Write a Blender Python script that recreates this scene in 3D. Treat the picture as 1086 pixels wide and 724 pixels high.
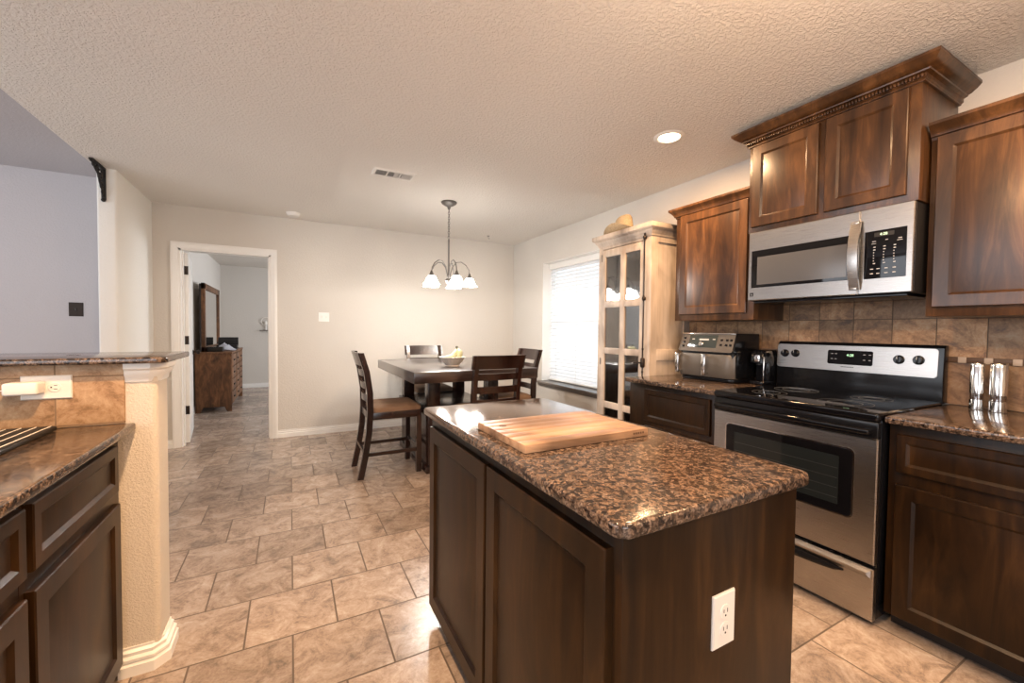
import bpy, bmesh, math, random
from mathutils import Vector, Matrix
random.seed(7)
for o in list(bpy.data.objects): bpy.data.objects.remove(o)
SC = bpy.context.scene
COL = SC.collection
V = Vector

# ------------------------------------------------------------------ camera
F_PX, YAW, PITCH, ROLL, CAM_H = 439.4, 0.49144, -0.028254, 0.010591, 1.26
fw = V((math.sin(YAW)*math.cos(PITCH), math.cos(YAW)*math.cos(PITCH), math.sin(PITCH)))
rt0 = V((math.cos(YAW), -math.sin(YAW), 0)); up0 = rt0.cross(fw)
rt = rt0*math.cos(ROLL) + up0*math.sin(ROLL); up = -rt0*math.sin(ROLL) + up0*math.cos(ROLL)
cam = bpy.data.cameras.new('camera'); cam.sensor_width = 36; cam.lens = F_PX/1086*36
cam.clip_start = 0.02; cam.clip_end = 200
co = bpy.data.objects.new('camera', cam); COL.objects.link(co)
M = Matrix((rt, up, -fw)).transposed().to_4x4(); M.translation = V((0, 0, CAM_H)); co.matrix_world = M
SC.camera = co

# ------------------------------------------------------------------ world, lights, exposure
SC.view_settings.view_transform = 'Standard'; SC.view_settings.look = 'None'
SC.view_settings.gamma = 1; SC.view_settings.use_curve_mapping = False
SC.view_settings.exposure = 0.5
W = bpy.data.worlds.new('sky'); SC.world = W; W.use_nodes = True
bg = W.node_tree.nodes['Background']; bg.inputs[0].default_value = (0.80, 0.90, 1.0, 1); bg.inputs[1].default_value = 1.1
DAY = (0.78, 0.88, 1.0); WARM = (1.0, 0.62, 0.33); NEUT = (1.0, 0.80, 0.58)

def area(name, loc, aim, sx, sy, power, col, disk=False, spread=None):
    l = bpy.data.lights.new(name, 'AREA'); l.energy = power; l.color = col
    l.shape = 'DISK' if disk else 'RECTANGLE'; l.size = sx
    if not disk: l.size_y = sy
    if spread: l.spread = spread
    o = bpy.data.objects.new(name, l); COL.objects.link(o); o.location = loc
    o.rotation_euler = V(aim).to_track_quat('-Z', 'Y').to_euler(); return o

# daylight entering each window opening (placed just outside the glass)
area('daylight_dining_window', (3.16, 3.98, 1.35), (-1, 0, 0.1), 1.1, 1.5, 7, DAY)
area('daylight_living_window', (-5.3, 1.4, 1.5), (1, 0.0, 0.12), 5.2, 2.0, 120, (0.92, 0.94, 1.0))
area('daylight_patio_window', (-1.2, -3.16, 1.35), (0.15, 1, 0), 2.6, 2.1, 45, (0.97, 0.97, 1.0))
area('daylight_bedroom_window', (2.55, 7.9, 1.5), (-1, 0, 0), 1.6, 1.4, 70, (0.9, 0.93, 1.0))
CAN_POWER = 24

# ------------------------------------------------------------------ material helpers
def mat(name, base=(0.5, 0.5, 0.5), rough=0.5, metal=0.0, **kw):
    m = bpy.data.materials.new(name); m.use_nodes = True
    b = m.node_tree.nodes['Principled BSDF']
    b.inputs['Base Color'].default_value = (*base, 1); b.inputs['Roughness'].default_value = rough
    b.inputs['Metallic'].default_value = metal
    for k, v in kw.items():
        b.inputs[k.replace('_', ' ')].default_value = v
    return m
def nd(m, t, **kw):
    n = m.node_tree.nodes.new(t)
    for k, v in kw.items(): setattr(n, k, v)
    return n
def lk(m, a, b): m.node_tree.links.new(a, b)
def bsdf(m): return m.node_tree.nodes['Principled BSDF']
def coords(m, scale=(1, 1, 1), loc=(0, 0, 0), rot=(0, 0, 0)):
    tc = nd(m, 'ShaderNodeTexCoord'); mp = nd(m, 'ShaderNodeMapping')
    mp.inputs['Scale'].default_value = scale; mp.inputs['Location'].default_value = loc; mp.inputs['Rotation'].default_value = rot
    lk(m, tc.outputs['Object'], mp.inputs['Vector']); return mp.outputs['Vector']
def noise(m, vec, scale, detail=4, rough=0.5, dist=0.0):
    n = nd(m, 'ShaderNodeTexNoise'); n.inputs['Scale'].default_value = scale; n.inputs['Detail'].default_value = detail
    n.inputs['Roughness'].default_value = rough; n.inputs['Distortion'].default_value = dist
    lk(m, vec, n.inputs['Vector']); return n.outputs['Fac']
def ramp(m, fac, stops):
    r = nd(m, 'ShaderNodeValToRGB'); e = r.color_ramp.elements
    while len(e) < len(stops): e.new(0.5)
    for el, (p, c) in zip(e, stops): el.position = p; el.color = (*c, 1)
    lk(m, fac, r.inputs['Fac']); return r.outputs['Color']
def mix(m, fac, a, b, mode='MIX'):
    n = nd(m, 'ShaderNodeMix', data_type='RGBA', blend_type=mode)
    for s, v in ((n.inputs[0], fac), (n.inputs[6], a), (n.inputs[7], b)):
        if isinstance(v, (int, float)): s.default_value = v
        elif isinstance(v, tuple): s.default_value = (*v, 1)
        else: lk(m, v, s)
    return n.outputs[2]
def bump(m, h, strength=0.3, dist=0.002):
    b = nd(m, 'ShaderNodeBump'); b.inputs['Strength'].default_value = strength; b.inputs['Distance'].default_value = dist
    lk(m, h, b.inputs['Height']); lk(m, b.outputs['Normal'], bsdf(m).inputs['Normal'])

def plaster(name, col, sc=55, st=0.35, dist=0.002, rough=0.85):
    m = mat(name, col, rough); v = coords(m)
    n = noise(m, v, sc, 3, 0.55, 0.6); h = ramp(m, n, [(0.42, (0, 0, 0)), (0.6, (1, 1, 1))])
    big = noise(m, v, 1.3, 2)
    c = mix(m, big, tuple(x*0.97 for x in col), tuple(min(1, x*1.03) for x in col))
    lk(m, c, bsdf(m).inputs['Base Color']); bump(m, h, st, dist); return m
def wood(name, dark, mid, light, rough=0.35, scale=(9, 9, 0.9), seed=0.0, coat=0.12):
    m = mat(name, mid, rough); v = coords(m, scale, (seed, seed, seed))
    n1 = noise(m, v, 2.8, 8, 0.66, 0.9)
    v2 = coords(m, (2.0, 2.0, 1.1), (seed+3, seed, seed)); n2 = noise(m, v2, 1.9, 3, 0.5, 0.4)
    c1 = ramp(m, n1, [(0.28, dark), (0.5, mid), (0.75, light)])
    c2 = ramp(m, n2, [(0.32, (0.42, 0.38, 0.36)), (0.62, (1.35, 1.3, 1.25))])
    lk(m, mix(m, 0.85, c1, c2, 'MULTIPLY'), bsdf(m).inputs['Base Color'])
    bsdf(m).inputs['Specular IOR Level'].default_value = 0.4; bsdf(m).inputs['Coat Weight'].default_value = coat; bsdf(m).inputs['Coat Roughness'].default_value = 0.22
    bump(m, n1, 0.06, 0.001); return m

MT = {}
MT['wall'] = plaster('beige_orange_peel_paint', (0.60, 0.56, 0.505))
MT['lav'] = plaster('lavender_grey_paint', (0.50, 0.475, 0.485))
MT['ceil'] = plaster('textured_ceiling_paint', (0.78, 0.745, 0.69), 62, 0.8, 0.004)
MT['trim'] = mat('white_semigloss_trim', (0.80, 0.78, 0.74), 0.35)
MT['white'] = mat('white_plastic', (0.80, 0.76, 0.70), 0.35)
def slatmat():
    m = bpy.data.materials.new('white_vinyl_slat'); m.use_nodes = True; nt = m.node_tree; nt.nodes.clear()
    o = nt.nodes.new('ShaderNodeOutputMaterial'); mx = nt.nodes.new('ShaderNodeMixShader'); d = nt.nodes.new('ShaderNodeBsdfDiffuse'); tr = nt.nodes.new('ShaderNodeBsdfTranslucent')
    d.inputs[0].default_value = (0.86, 0.86, 0.86, 1); tr.inputs[0].default_value = (0.8, 0.82, 0.85, 1); mx.inputs[0].default_value = 0.2
    nt.links.new(d.outputs[0], mx.inputs[1]); nt.links.new(tr.outputs[0], mx.inputs[2]); nt.links.new(mx.outputs[0], o.inputs[0]); return m
MT['slat'] = slatmat()
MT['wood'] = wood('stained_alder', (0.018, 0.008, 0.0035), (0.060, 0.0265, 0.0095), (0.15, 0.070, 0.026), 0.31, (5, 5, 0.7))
MT['wood_shaded'] = wood('shaded_stained_alder', (0.006, 0.0028, 0.0010), (0.021, 0.0095, 0.0028), (0.050, 0.023, 0.0066), 0.36, (5, 5, 0.7), 3, 0.04)  # same alder stain, darkened to hold the shade on island and base units
bsdf(MT['wood_shaded']).inputs['Specular IOR Level'].default_value = 0.22
MT['espresso'] = wood('espresso_wood', (0.007, 0.003, 0.002), (0.017, 0.0065, 0.0045), (0.032, 0.012, 0.008), 0.26, seed=5, coat=0.35)
MT['table_wood'] = wood('polished_espresso_tabletop', (0.010, 0.005, 0.004), (0.022, 0.011, 0.008), (0.038, 0.019, 0.014), 0.3, (0.9, 9, 9), 6, 1.0)
MT['rustic'] = wood('rustic_brown_planks', (0.03, 0.014, 0.007), (0.13, 0.06, 0.026), (0.27, 0.135, 0.06), 0.55, (5, 5, 1.5), 9, 0.0)
MT['cream'] = wood('distressed_cream_paint', (0.38, 0.31, 0.245), (0.46, 0.39, 0.32), (0.52, 0.45, 0.385), 0.55, (14, 14, 0.5), 2, 0.0)
MT['steel'] = mat('brushed_stainless', (0.42, 0.40, 0.38), 0.34, 1.0)
_v = coords(MT['steel'], (3, 3, 600)); _n = noise(MT['steel'], _v, 3, 2)
lk(MT['steel'], ramp(MT['steel'], _n, [(0.3, (0.26,)*3), (0.7, (0.32,)*3)]), bsdf(MT['steel']).inputs['Roughness'])
MT['chrome'] = mat('polished_steel', (0.75, 0.73, 0.70), 0.12, 1.0)
MT['blackgloss'] = mat('black_glass', (0.004, 0.004, 0.005), 0.05, Specular_IOR_Level=0.3)
MT['black'] = mat('black_enamel', (0.006, 0.006, 0.007), 0.16, Specular_IOR_Level=0.25)
MT['blackmat'] = mat('matte_black_metal', (0.015, 0.013, 0.012), 0.55, 0.3)
MT['bronze'] = mat('oil_rubbed_bronze', (0.035, 0.025, 0.02), 0.45, 0.7)
MT['nickel'] = mat('aged_pewter_metal', (0.16, 0.15, 0.14), 0.42, 0.8)
MT['fryer'] = mat('warm_grey_plastic', (0.11, 0.095, 0.08), 0.38, 0.35)
MT['darkwin'] = mat('dark_oven_glass', (0.012, 0.015, 0.016), 0.06, Specular_IOR_Level=0.35)
MT['greywin'] = mat('grey_mesh_glass', (0.075, 0.075, 0.078), 0.22)
MT['print'] = mat('pale_print', (0.45, 0.45, 0.45), 0.5)
MT['redprint'] = mat('red_print', (0.45, 0.05, 0.04), 0.5)
MT['dark'] = mat('dark_slot', (0.01, 0.01, 0.01), 0.7)
MT['kick'] = mat('toe_kick_dark_wood', (0.02, 0.012, 0.008), 0.6)  # plain dark brown of the toe kick boards
MT['straw'] = mat('woven_straw', (0.62, 0.43, 0.22), 0.8)
_n = noise(MT['straw'], coords(MT['straw']), 160, 2); bump(MT['straw'], _n, 0.8, 0.003)
lk(MT['straw'], ramp(MT['straw'], _n, [(0.35, (0.36, 0.25, 0.13)), (0.65, (0.58, 0.44, 0.27))]), bsdf(MT['straw']).inputs['Base Color'])
MT['bandbrown'] = mat('brown_hat_band', (0.10, 0.05, 0.025), 0.7)
MT['suede'] = mat('tan_suede', (0.20, 0.12, 0.07), 0.85)
_n = noise(MT['suede'], coords(MT['suede']), 9, 4)
lk(MT['suede'], ramp(MT['suede'], _n, [(0.3, (0.15, 0.085, 0.048)), (0.7, (0.25, 0.155, 0.095))]), bsdf(MT['suede']).inputs['Base Color'])
MT['banana'] = mat('banana_skin', (0.60, 0.58, 0.34), 0.5)
MT['stemb'] = mat('banana_stem', (0.10, 0.09, 0.05), 0.7)
MT['bowl'] = mat('glazed_cream_ceramic', (0.50, 0.45, 0.40), 0.4)
MT['mirror'] = mat('mirror_silver', (0.85, 0.85, 0.85), 0.02, 1.0)
MT['cloth'] = mat('white_cloth', (0.75, 0.75, 0.80), 0.9)
MT['sill'] = mat('grey_brown_sill', (0.15, 0.13, 0.115), 0.35)
MT['grout'] = mat('grout', (0.2, 0.15, 0.1), 0.9)
MT['insert'] = mat('pale_stone_insert', (0.42, 0.32, 0.24), 0.5)

def emis(name, col, s):
    m = mat(name, (0.8, 0.8, 0.8), 0.4)
    bsdf(m).inputs['Emission Color'].default_value = (*col, 1); bsdf(m).inputs['Emission Strength'].default_value = s
    return m
MT['shade'] = emis('lit_frosted_glass', (1.0, 0.94, 0.87), 11)
MT['canlens'] = emis('lit_downlight_lens', (1.0, 0.80, 0.55), 9)
MT['digit'] = emis('green_display_digits', (0.25, 1.0, 0.35), 0.7)

def glass(name, tint=(0.9, 0.95, 0.95), rough=0.02, mixf=0.12):
    m = bpy.data.materials.new(name); m.use_nodes = True; nt = m.node_tree; nt.nodes.clear()
    o = nt.nodes.new('ShaderNodeOutputMaterial'); mx = nt.nodes.new('ShaderNodeMixShader')
    t = nt.nodes.new('ShaderNodeBsdfTransparent'); g = nt.nodes.new('ShaderNodeBsdfGlossy')
    t.inputs[0].default_value = (*tint, 1); g.inputs['Roughness'].default_value = rough
    mx.inputs[0].default_value = mixf
    nt.links.new(t.outputs[0], mx.inputs[1]); nt.links.new(g.outputs[0], mx.inputs[2]); nt.links.new(mx.outputs[0], o.inputs[0])
    return m
MT['glass'] = glass('window_glass', (0.95, 0.97, 0.97), 0.01, 0.05)
MT['cabglass'] = glass('wavy_cabinet_glass', (0.62, 0.64, 0.66), 0.05, 0.30)
MT['millglass'] = glass('clear_acrylic', (0.75, 0.72, 0.70), 0.05, 0.25)

# granite
def granite():
    m = mat('brown_speckled_granite', (0.2, 0.1, 0.05), 0.09); v = coords(m)
    dv = nd(m, 'ShaderNodeTexNoise'); dv.inputs['Scale'].default_value = 40; lk(m, v, dv.inputs['Vector'])
    add = nd(m, 'ShaderNodeVectorMath', operation='MULTIPLY_ADD'); lk(m, dv.outputs['Color'], add.inputs[0]); add.inputs[1].default_value = (0.008,)*3; lk(m, v, add.inputs[2])
    vo = nd(m, 'ShaderNodeTexVoronoi'); vo.inputs['Scale'].default_value = 112; lk(m, add.outputs[0], vo.inputs['Vector'])
    sep = nd(m, 'ShaderNodeSeparateColor'); lk(m, vo.outputs['Color'], sep.inputs[0])
    cells = ramp(m, sep.outputs[0], [(0.0, (0.026, 0.02, 0.018)), (0.25, (0.055, 0.040, 0.032)), (0.5, (0.115, 0.078, 0.055)), (0.75, (0.215, 0.14, 0.095)), (1.0, (0.17, 0.13, 0.105))])
    fine = noise(m, v, 190, 4, 0.7); f2 = ramp(m, fine, [(0.40, (0.25, 0.22, 0.2)), (0.56, (1, 1, 1)), (0.8, (1.35, 1.3, 1.25))])
    vein = noise(m, v, 34, 4, 0.6, 0.6); vr = ramp(m, vein, [(0.34, (0.5, 0.48, 0.48)), (0.52, (1, 1, 1))])
    c = mix(m, 1.0, mix(m, 1.0, cells, f2, 'MULTIPLY'), vr, 'MULTIPLY')
    bump(m, fine, 0.12, 0.0008)
    lk(m, c, bsdf(m).inputs['Base Color']); bsdf(m).inputs['Coat Weight'].default_value = 0.0; bsdf(m).inputs['Coat Roughness'].default_value = 0.03
    return m
MT['granite'] = granite()

def tile(name, bw, rh, mortar, stops, loc=(0, 0, 0), rot=(0, 0, 0), rough=(0.25, 0.42), offset=0.5, mortcol=(0.13, 0.095, 0.07), bstr=0.35, varamt=0.35, nsc=5.5):
    m = mat(name, (0.4, 0.3, 0.2), 0.35); v = coords(m, (1, 1, 1), loc, rot)
    br = nd(m, 'ShaderNodeTexBrick'); br.offset = offset; br.offset_frequency = 2; br.squash = 1
    br.inputs['Scale'].default_value = 1; br.inputs['Brick Width'].default_value = bw; br.inputs['Row Height'].default_value = rh
    br.inputs['Mortar Size'].default_value = mortar; br.inputs['Mortar Smooth'].default_value = 0.15; br.inputs['Bias'].default_value = 0
    br.inputs['Color1'].default_value = (0, 0, 0, 1); br.inputs['Color2'].default_value = (1, 1, 1, 1); br.inputs['Mortar'].default_value = (0.5, 0.5, 0.5, 1)
    lk(m, v, br.inputs['Vector'])
    # random shift of the stone figure for each tile
    cv = nd(m, 'ShaderNodeVectorMath', operation='MULTIPLY_ADD'); lk(m, br.outputs['Color'], cv.inputs[0]); cv.inputs[1].default_value = (7, 5, 9); lk(m, v, cv.inputs[2])
    n1 = noise(m, cv.outputs[0], nsc, 10, 0.74, 0.8); n2 = noise(m, cv.outputs[0], nsc*7, 5, 0.7, 0.8)
    mm = nd(m, 'ShaderNodeMath', operation='MULTIPLY_ADD'); lk(m, n2, mm.inputs[0]); mm.inputs[1].default_value = 0.35; lk(m, n1, mm.inputs[2])
    m2 = nd(m, 'ShaderNodeMath', operation='SUBTRACT'); lk(m, mm.outputs[0], m2.inputs[0]); m2.inputs[1].default_value = 0.175
    st = ramp(m, m2.outputs[0], stops)
    g = ramp(m, br.outputs['Color'], [(0, (1-varamt,)*3), (1, (1+varamt*0.35,)*3)])
    c = mix(m, 1.0, st, g, 'MULTIPLY'); c = mix(m, br.outputs['Fac'], c, mortcol)
    lk(m, c, bsdf(m).inputs['Base Color'])
    rr = ramp(m, br.outputs['Fac'], [(0, (rough[0],)*3), (1, (0.8,)*3)]); lk(m, rr, bsdf(m).inputs['Roughness'])
    inv = nd(m, 'ShaderNodeMath', operation='MULTIPLY_ADD'); lk(m, br.outputs['Fac'], inv.inputs[0]); inv.inputs[1].default_value = -1.0
    lk(m, mix(m, 0.12, (0.5, 0.5, 0.5), n2), inv.inputs[2]); bump(m, inv.outputs[0], bstr, 0.003); return m
# floor: 34 x 33 cm tiles, running bond; rows step in Y
MT['floor'] = tile('stone_look_floor_tile', 0.3415, 0.3333, 0.0038,
    [(0.34, (0.22, 0.175, 0.148)), (0.44, (0.35, 0.265, 0.208)), (0.54, (0.45, 0.355, 0.287)), (0.68, (0.56, 0.475, 0.405))],
    loc=(0.3415*40-0.175, 0.3333*40-0.2185, 0), rough=(0.26, 0.4), varamt=0.25, nsc=8.5)

# ------------------------------------------------------------------ mesh helpers
class MB:
    def __init__(s): s.bm = bmesh.new()
    def _merge(s, t, mtx=None):
        if mtx is not None: bmesh.ops.transform(t, matrix=mtx, verts=t.verts)
        me = bpy.data.meshes.new('tmp'); t.to_mesh(me); t.free(); s.bm.from_mesh(me); bpy.data.meshes.remove(me); return s
    def box(s, x0, y0, z0, x1, y1, z1, bev=0.0, seg=2, mtx=None):
        t = bmesh.new(); bmesh.ops.create_cube(t, size=1)
        for v in t.verts: v.co = V(((x0+x1)/2+v.co.x*abs(x1-x0), (y0+y1)/2+v.co.y*abs(y1-y0), (z0+z1)/2+v.co.z*abs(z1-z0)))
        if bev: bmesh.ops.bevel(t, geom=list(t.edges), offset=bev, segments=seg, profile=0.5, affect='EDGES')
        return s._merge(t, mtx)
    def prism(s, pts, z0, z1, bev=0.0, seg=2, mtx=None, top=None):
        t = bmesh.new(); a = [t.verts.new((x, y, z0)) for x, y in pts]; b = [t.verts.new((x, y, z1)) for x, y in (top or pts)]
        n = len(pts); t.faces.new(a[::-1]); t.faces.new(b)
        for i in range(n): t.faces.new((a[i], a[(i+1) % n], b[(i+1) % n], b[i]))
        bmesh.ops.recalc_face_normals(t, faces=t.faces)
        if bev:
            es = [e for e in t.edges if abs(e.verts[0].co.z-e.verts[1].co.z) < 1e-6]
            bmesh.ops.bevel(t, geom=es, offset=bev, segments=seg, profile=0.5, affect='EDGES')
        return s._merge(t, mtx)
    def loft(s, rings, closed=True, cap=True, mtx=None, caps=(True, True)):
        t = bmesh.new(); R = [[t.verts.new(p) for p in r] for r in rings]; n = len(rings[0])
        for a, b in zip(R, R[1:]):
            for i in range(n if closed else n-1): t.faces.new((a[i], a[(i+1) % n], b[(i+1) % n], b[i]))
        if cap:
            if caps[0]: t.faces.new(R[0][::-1])
            if caps[1]: t.faces.new(R[-1])
        bmesh.ops.recalc_face_normals(t, faces=t.faces); return s._merge(t, mtx)
    def lathe(s, prof, c=(0, 0, 0), seg=28, mtx=None, closed=True, ripple=None):
        rings = []
        for r, z in prof:
            ring = []
            for i in range(seg):
                a = 2*math.pi*i/seg; rr = r*(1+(ripple(a, z) if ripple else 0)); ring.append((c[0]+rr*math.cos(a), c[1]+rr*math.sin(a), c[2]+z))
            rings.append(ring)
        return s.loft(rings, True, closed, mtx)
    def tube(s, pts, r, seg=10, mtx=None, caps=True):
        pts = [V(p) for p in pts]; rs = r if isinstance(r, (list, tuple)) else [r]*len(pts); rings = []; nrm = None
        for i, p in enumerate(pts):
            d = (pts[min(i+1, len(pts)-1)]-pts[max(i-1, 0)]).normalized()
            if nrm is None: nrm = d.orthogonal().normalized()
            nrm = (nrm-d*nrm.dot(d)).normalized(); b = d.cross(nrm)
            rings.append([p+(nrm*math.cos(2*math.pi*k/seg)+b*math.sin(2*math.pi*k/seg))*rs[i] for k in range(seg)])
        return s.loft(rings, True, caps, mtx)
    def cyl(s, p0, p1, r, seg=20): return s.tube([p0, p1], r, seg)
    def sweep(s, path, prof, side=1, mtx=None):
        # path: list of (x,y); prof: list of (out,z) closed polygon; side=+1 -> out is to the right of travel
        P = [V(p) for p in path]; rings = []
        for i, p in enumerate(P):
            def nr(a, b): d = (b-a).normalized(); return V((d.y, -d.x))*side
            if i == 0: off = nr(P[0], P[1])
            elif i == len(P)-1: off = nr(P[-2], P[-1])
            else:
                a = nr(P[i-1], p); b = nr(p, P[i+1]); off = (a+b)/(1+a.dot(b))
            rings.append([(p.x+off.x*o, p.y+off.y*o, z) for o, z in prof])
        return s.loft(rings, True, True, mtx)
    def sphere(s, c, r, sx=1, sy=1, sz=1, seg=16):
        t = bmesh.new(); bmesh.ops.create_uvsphere(t, u_segments=seg, v_segments=seg//2+2, radius=r)
        for v in t.verts: v.co = V((c[0]+v.co.x*sx, c[1]+v.co.y*sy, c[2]+v.co.z*sz))
        return s._merge(t)
    def rects(s, O, U, Vv, Wv, w, h, loops, cap0=True, cap1=True):
        O, U, Vv, Wv = V(O), V(U), V(Vv), V(Wv); rings = []
        for ins, d in loops:
            rings.append([O+U*a+Vv*b+Wv*d for a, b in ((ins, ins), (w-ins, ins), (w-ins, h-ins), (ins, h-ins))])
        return s.loft(rings, True, True, None, (cap0, cap1))
    def build(s, name, m, parent=None, loc=None, sharp=35):
        off = V(loc) if loc is not None else V((0, 0, 0))
        p = parent; shift = V((0, 0, 0))
        while p is not None: shift += p.location; p = p.parent
        for v in s.bm.verts: v.co -= (shift if parent is not None else off)
        bmesh.ops.recalc_face_normals(s.bm, faces=s.bm.faces)
        me = bpy.data.meshes.new(name); s.bm.to_mesh(me); s.bm.free()
        for f in me.polygons: f.use_smooth = True
        me.set_sharp_from_angle(angle=math.radians(sharp)); me.materials.append(MT[m] if isinstance(m, str) else m)
        o = bpy.data.objects.new(name, me); COL.objects.link(o)
        if parent is not None: o.parent = parent
        else: o.location = off
        return o
def tag(o, label, cat, group=None):
    o['label'] = label; o['category'] = cat
    if group: o['group'] = group
    return o
def thing(name, label, cat, loc, group=None):
    o = bpy.data.objects.new(name, None); o.empty_display_size = 0.1; COL.objects.link(o); o.location = loc
    return tag(o, label, cat, group)
def struct(name, mb, m, **kw):
    o = mb.build(name, m, **kw); o['kind'] = 'structure'; return o
def children(o): return [c for c in bpy.data.objects if c.parent == o]
def copy_tree(o, parent=None):
    c = o.copy(); COL.objects.link(c); c.parent = parent
    for ch in children(o): copy_tree(ch, c)
    return c
def text(name, body, m, parent, O, U, Vv, Wv, size, ext=0.0004):
    cu = bpy.data.curves.new(name, 'FONT'); cu.body = body; cu.size = size; cu.extrude = ext; cu.align_x = 'CENTER'; cu.align_y = 'CENTER'
    tmp_ = bpy.data.objects.new('tmp', cu); COL.objects.link(tmp_); dg = bpy.context.evaluated_depsgraph_get(); me = bpy.data.meshes.new_from_object(tmp_.evaluated_get(dg)); bpy.data.objects.remove(tmp_); me.materials.clear(); me.materials.append(MT[m]); me.name = name
    o = bpy.data.objects.new(name, me); COL.objects.link(o); o.parent = parent
    p = parent; shift = V((0, 0, 0))
    while p is not None: shift += p.location; p = p.parent
    mt = Matrix((V(U), V(Vv), V(Wv))).transposed().to_4x4(); mt.translation = V(O)-shift; o.matrix_local = mt; return o
def panel_door(name, parent, O, U, Vv, Wv, w, h, t=0.02, rail=0.055, m='wood', bead=0.011):
    # frame with a sloped inner bead, and the recessed panel as its own sub-part
    a = MB(); a.rects(O, U, Vv, Wv, w, h, [(0, 0), (0, t-0.003), (0.003, t), (rail, t), (rail+bead*0.35, t-0.003), (rail+bead, t-0.009), (rail+bead, 0.002)], True, True)
    d = a.build(name, m, parent)
    b = MB(); i = rail+bead-0.001
    b.rects(O, U, Vv, Wv, w, h, [(i, 0.004), (i, t-0.0085), (i+0.002, t-0.008)]); b.build('panel', m, d)
    return d
X, Y, Z = V((1, 0, 0)), V((0, 1, 0)), V((0, 0, 1))

# ================================================================== ROOM SHELL
XW, YB, H = 2.904, 5.40, 2.50
XL = -1.22        # inner face of the short wall left of the bedroom door
b = MB(); b.box(-5.3, -3.2, -0.1, 3.12, 10.5, 0.0); struct('floor', b, 'floor')
b = MB(); b.box(-1.34, -3.1, H, 3.12, 5.52, H+0.25); struct('ceiling', b, 'ceil')
b = MB(); b.box(-5.3, -3.1, 2.67, -1.34, 5.52, 2.8); struct('ceiling_living', b, 'lav')
b = MB(); b.box(-1.34, 5.52, H, 2.7, 10.5, H+0.1); struct('ceiling_bedroom', b, 'wall')
# back wall with the bedroom doorway
DX0, DX1, DZ = -1.012, -0.192, 2.065
b = MB(); b.box(XL-0.12, YB, 0, DX0, YB+0.12, H); b.box(DX1, YB, 0, XW+0.216, YB+0.12, H); b.box(DX0, YB, DZ, DX1, YB+0.12, H)
struct('wall_back', b, 'wall')
b = MB(); b.box(-5.3, YB, 0, XL-0.12, YB+0.12, 2.67); struct('wall_living', b, 'lav')
# right wall with window opening
WY0, WY1, WZ0, WZ1 = 3.42, 4.59, 0.60, 2.125
b = MB(); T = 0.216
b.box(XW, -3.1, 0, XW+T, WY0, H); b.box(XW, WY1, 0, XW+T, YB, H); b.box(XW, WY0, 0, XW+T, WY1, WZ0-0.02); b.box(XW, WY0, WZ1, XW+T, WY1, H)
struct('wall_right', b, 'wall')
# short wall left of the door with rounded end
def bull(x0, y0, x1, y1, r, corners):
    pts = []
    for (cx, cy, a0), on in zip(((x0, y0, 180), (x1, y0, 270), (x1, y1, 0), (x0, y1, 90)), corners):
        if not on: pts.append((cx, cy)); continue
        ox = cx + (r if cx == x0 else -r); oy = cy + (r if cy == y0 else -r)
        for k in range(6): a = math.radians(a0+90*k/5); pts.append((ox+r*math.cos(a), oy+r*math.sin(a)))
    return pts
b = MB(); b.prism(bull(XL-0.12, 4.44, XL, YB, 0.018, (1, 1, 0, 0)), 0, H); struct('wall_left', b, plaster('daylit_orange_peel_paint', (0.74, 0.72, 0.67)))  # whole wall coloured lighter to carry the window light falling on it
# walls behind the camera and the living room, with real window openings
b = MB(); b.box(-5.3, -3.1, 0, -2.6, -3.0, 2.67); b.box(0.3, -3.1, 0, XW+T, -3.0, 2.67); b.box(-2.6, -3.1, 2.4, 0.3, -3.0, 2.67); b.box(-2.6, -3.1, 0, 0.3, -3.0, 0.25)
struct('wall_front', b, 'wall')
b = MB(); b.box(-5.3, -3.0, 0, -5.2, -1.2, 2.67); b.box(-5.3, 4.0, 0, -5.2, YB, 2.67); b.box(-5.3, -1.2, 0, -5.2, 4.0, 0.5); b.box(-5.3, -1.2, 2.5, -5.2, 4.0, 2.67); b.box(-5.3, 1.3, 0.5, -5.2, 1.5, 2.5)
struct('wall_living_side', b, 'lav')
# bedroom
b = MB(); b.box(-1.34, YB+0.12, 0, -1.24, 10.3, H); struct('wall_bedroom_left', b, 'wall')
b = MB(); b.box(-1.34, 10.15, 0, 2.5, 10.3, H); struct('wall_bedroom_back', b, 'wall')
b = MB(); b.box(2.4, YB+0.12, 0, 2.5, 7.1, H); b.box(2.4, 8.7, 0, 2.5, 10.3, H); b.box(2.4, 7.1, 0, 2.5, 8.7, 0.8); b.box(2.4, 7.1, 2.2, 2.5, 8.7, H)
struct('wall_bedroom_right', b, 'wall')

# baseboards
BP = [(0, 0), (0.016, 0), (0.016, 0.046), (0.009, 0.052), (0.012, 0.064), (0.005, 0.070), (0.005, 0.086), (0, 0.086)]
b = MB(); b.sweep([(DX1+0.064, YB), (XW, YB), (XW, 3.0)], BP); struct('baseboard_back', b, 'trim')
b = MB(); b.sweep([(XL, YB), (XL, 4.45)], BP, -1); b.sweep([(XL, YB), (DX0-0.064, YB)], BP); struct('baseboard_left', b, 'trim')
b = MB(); b.sweep([(-1.24, YB+0.12), (-1.24, 10.15), (2.4, 10.15)], BP); struct('baseboard_bedroom', b, 'trim')
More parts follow.
